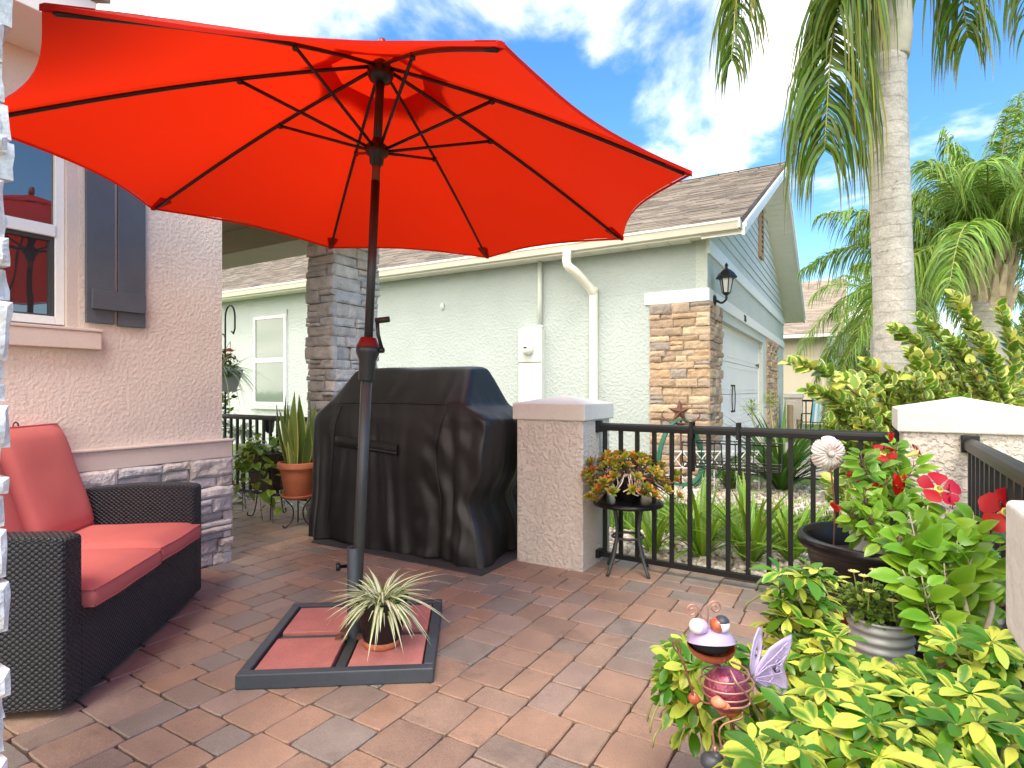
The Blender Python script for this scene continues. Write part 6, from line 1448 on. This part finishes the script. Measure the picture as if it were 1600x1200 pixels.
mb=MB(); mb.sphere(O(1123,1098,-.055),(.016,.010,.013),12,8,None,.25); mb.sphere(O(1133,1103,-.055),(.011,.008,.009),10,7,None,.2); mb.build('hand',M['coral_metal'],og,smooth=True)
mb=MB(); mb.tube(crom([O(1118,1099,-.04),O(1105,1099,-.03),O(1092,1094,-.025)],5),.0024,6)
mb.build('arm',M['rust'],og,smooth=True)
mb=MB(); mb.sphere(O(1084,1092,-.025),(.014,.009,.014),10,7,None,.3); mb.build('hand',M['orange_metal'],og,smooth=True)
mb=MB(); mb.tube([O(1090,1118,-.028),O(1083,1085,-.028),O(1069,1038,-.028),O(1060,1018,-.028)],.0028,6)
for s in (-1,0,1): mb.tube(crom([O(1063,1024,-.028),O(1058+s*5,1012,-.028),O(1055+s*4,1000,-.028)],4),.0022,5)
mb.build('garden_fork',M['rust'],og,smooth=True)
for pts,bt in (((((1136,1118),(1118,1126),(1113,1136),(1118,1178))),(1112,1190)),(((1160,1112),(1158,1122),(1125,1138),(1132,1188)),(1134,1200))):
    mb=MB(); mb.tube(crom([O(x,y,-.04) for x,y in pts],5),.0025,6); mb.tube([O(pts[-1][0]-1,pts[-1][1]-12,-.04),O(pts[-1][0],pts[-1][1],-.04)],.004,6); mb.build('leg',M['copper'],og,smooth=True)
    b=O(bt[0],bt[1],-.04); mb=MB(); mb.sphere(b,(.026,.024,.019),14,10,None,.15); mb.sphere(b+cx_*.010-up_*-.008,(.014,.014,.014),10,8); mb.build('boot',M['boot_grey'],og,smooth=True)
def wing(outl,dy0,dyx,m):
    # outline in photo pixels around the wing root, slightly dished, real thickness from solidify
    c=(sum(p[0] for p in outl)/len(outl),sum(p[1] for p in outl)/len(outl)); n=len(outl); mb=MB(); vs=[]; K=6
    for j in range(K+1):
        for (x,y) in outl:
            t=j/K; px=c[0]+(x-c[0])*t; py=c[1]+(y-c[1])*t; vein=.0022*math.sin(t*9+math.atan2(y-c[1],x-c[0])*5)
            vs.append(D(px,py,YO+.03+dyx*(px-1180)+dy0*(1-t*t))+n_*vein)
    fs=[(j*n+k,j*n+(k+1)%n,(j+1)*n+(k+1)%n,(j+1)*n+k) for j in range(1,K) for k in range(n)]+[(n+k,n+(k+1)%n,0) for k in range(n)]
    mb.add(vs,fs); o=mb.build('wing',m,og,smooth=True); md=o.modifiers.new('t','SOLIDIFY'); md.thickness=.003
wing([(1177,1062),(1181,1048),(1190,1030),(1204,1013),(1222,999),(1237,992),(1239,1002),(1235,1018),(1228,1032),(1222,1042),(1227,1052),(1231,1065),(1230,1080),(1225,1092),(1212,1084),(1198,1078),(1186,1074)],.006,.0004,M['lilac2'])
wing([(1174,1058),(1173,1040),(1175,1018),(1179,1000),(1186,980),(1190,985),(1192,1000),(1190,1020),(1185,1040),(1179,1056)],.006,.0012,M['lilac2'])
wr_=[(1181,1058),(1195,1040),(1212,1024),(1231,1003)],[(1181,1058),(1200,1042),(1216,1036),(1229,1024)],[(1181,1060),(1200,1056),(1214,1053),(1224,1050)],[(1181,1062),(1200,1066),(1214,1070),(1226,1078)],[(1181,1063),(1196,1072),(1208,1078),(1216,1083)],[(1195,1040),(1206,1046),(1208,1058),(1200,1068)],[(1212,1024),(1222,1032),(1218,1040),(1212,1036),(1215,1031)],[(1222,1008),(1230,1014),(1227,1021),(1221,1018),(1223,1013)]
mb=MB()
for l in wr_: mb.tube(crom([D(x,y,YO+.022+.0004*(x-1180)) for x,y in l],5),.0016,5)
mb.build('wing_veins',M['lilac'],og,smooth=True)
mb=MB(); mb.tube([O(1160,1066,.03),O(1176,1058,.03)],.005,7); mb.sphere(O(1170,1061,.03),(.008,.008,.008),8,6); mb.build('wing_bolt',M['rust'],og,smooth=True)
mb=MB(); mb.tube([O(1140,1105,.0),D(1150,1200,YO+.01),D(1156,1330,YO+.02),G(1156,1350+55,0)],.0035,6); mb.build('stake',M['rust'],og,smooth=True)
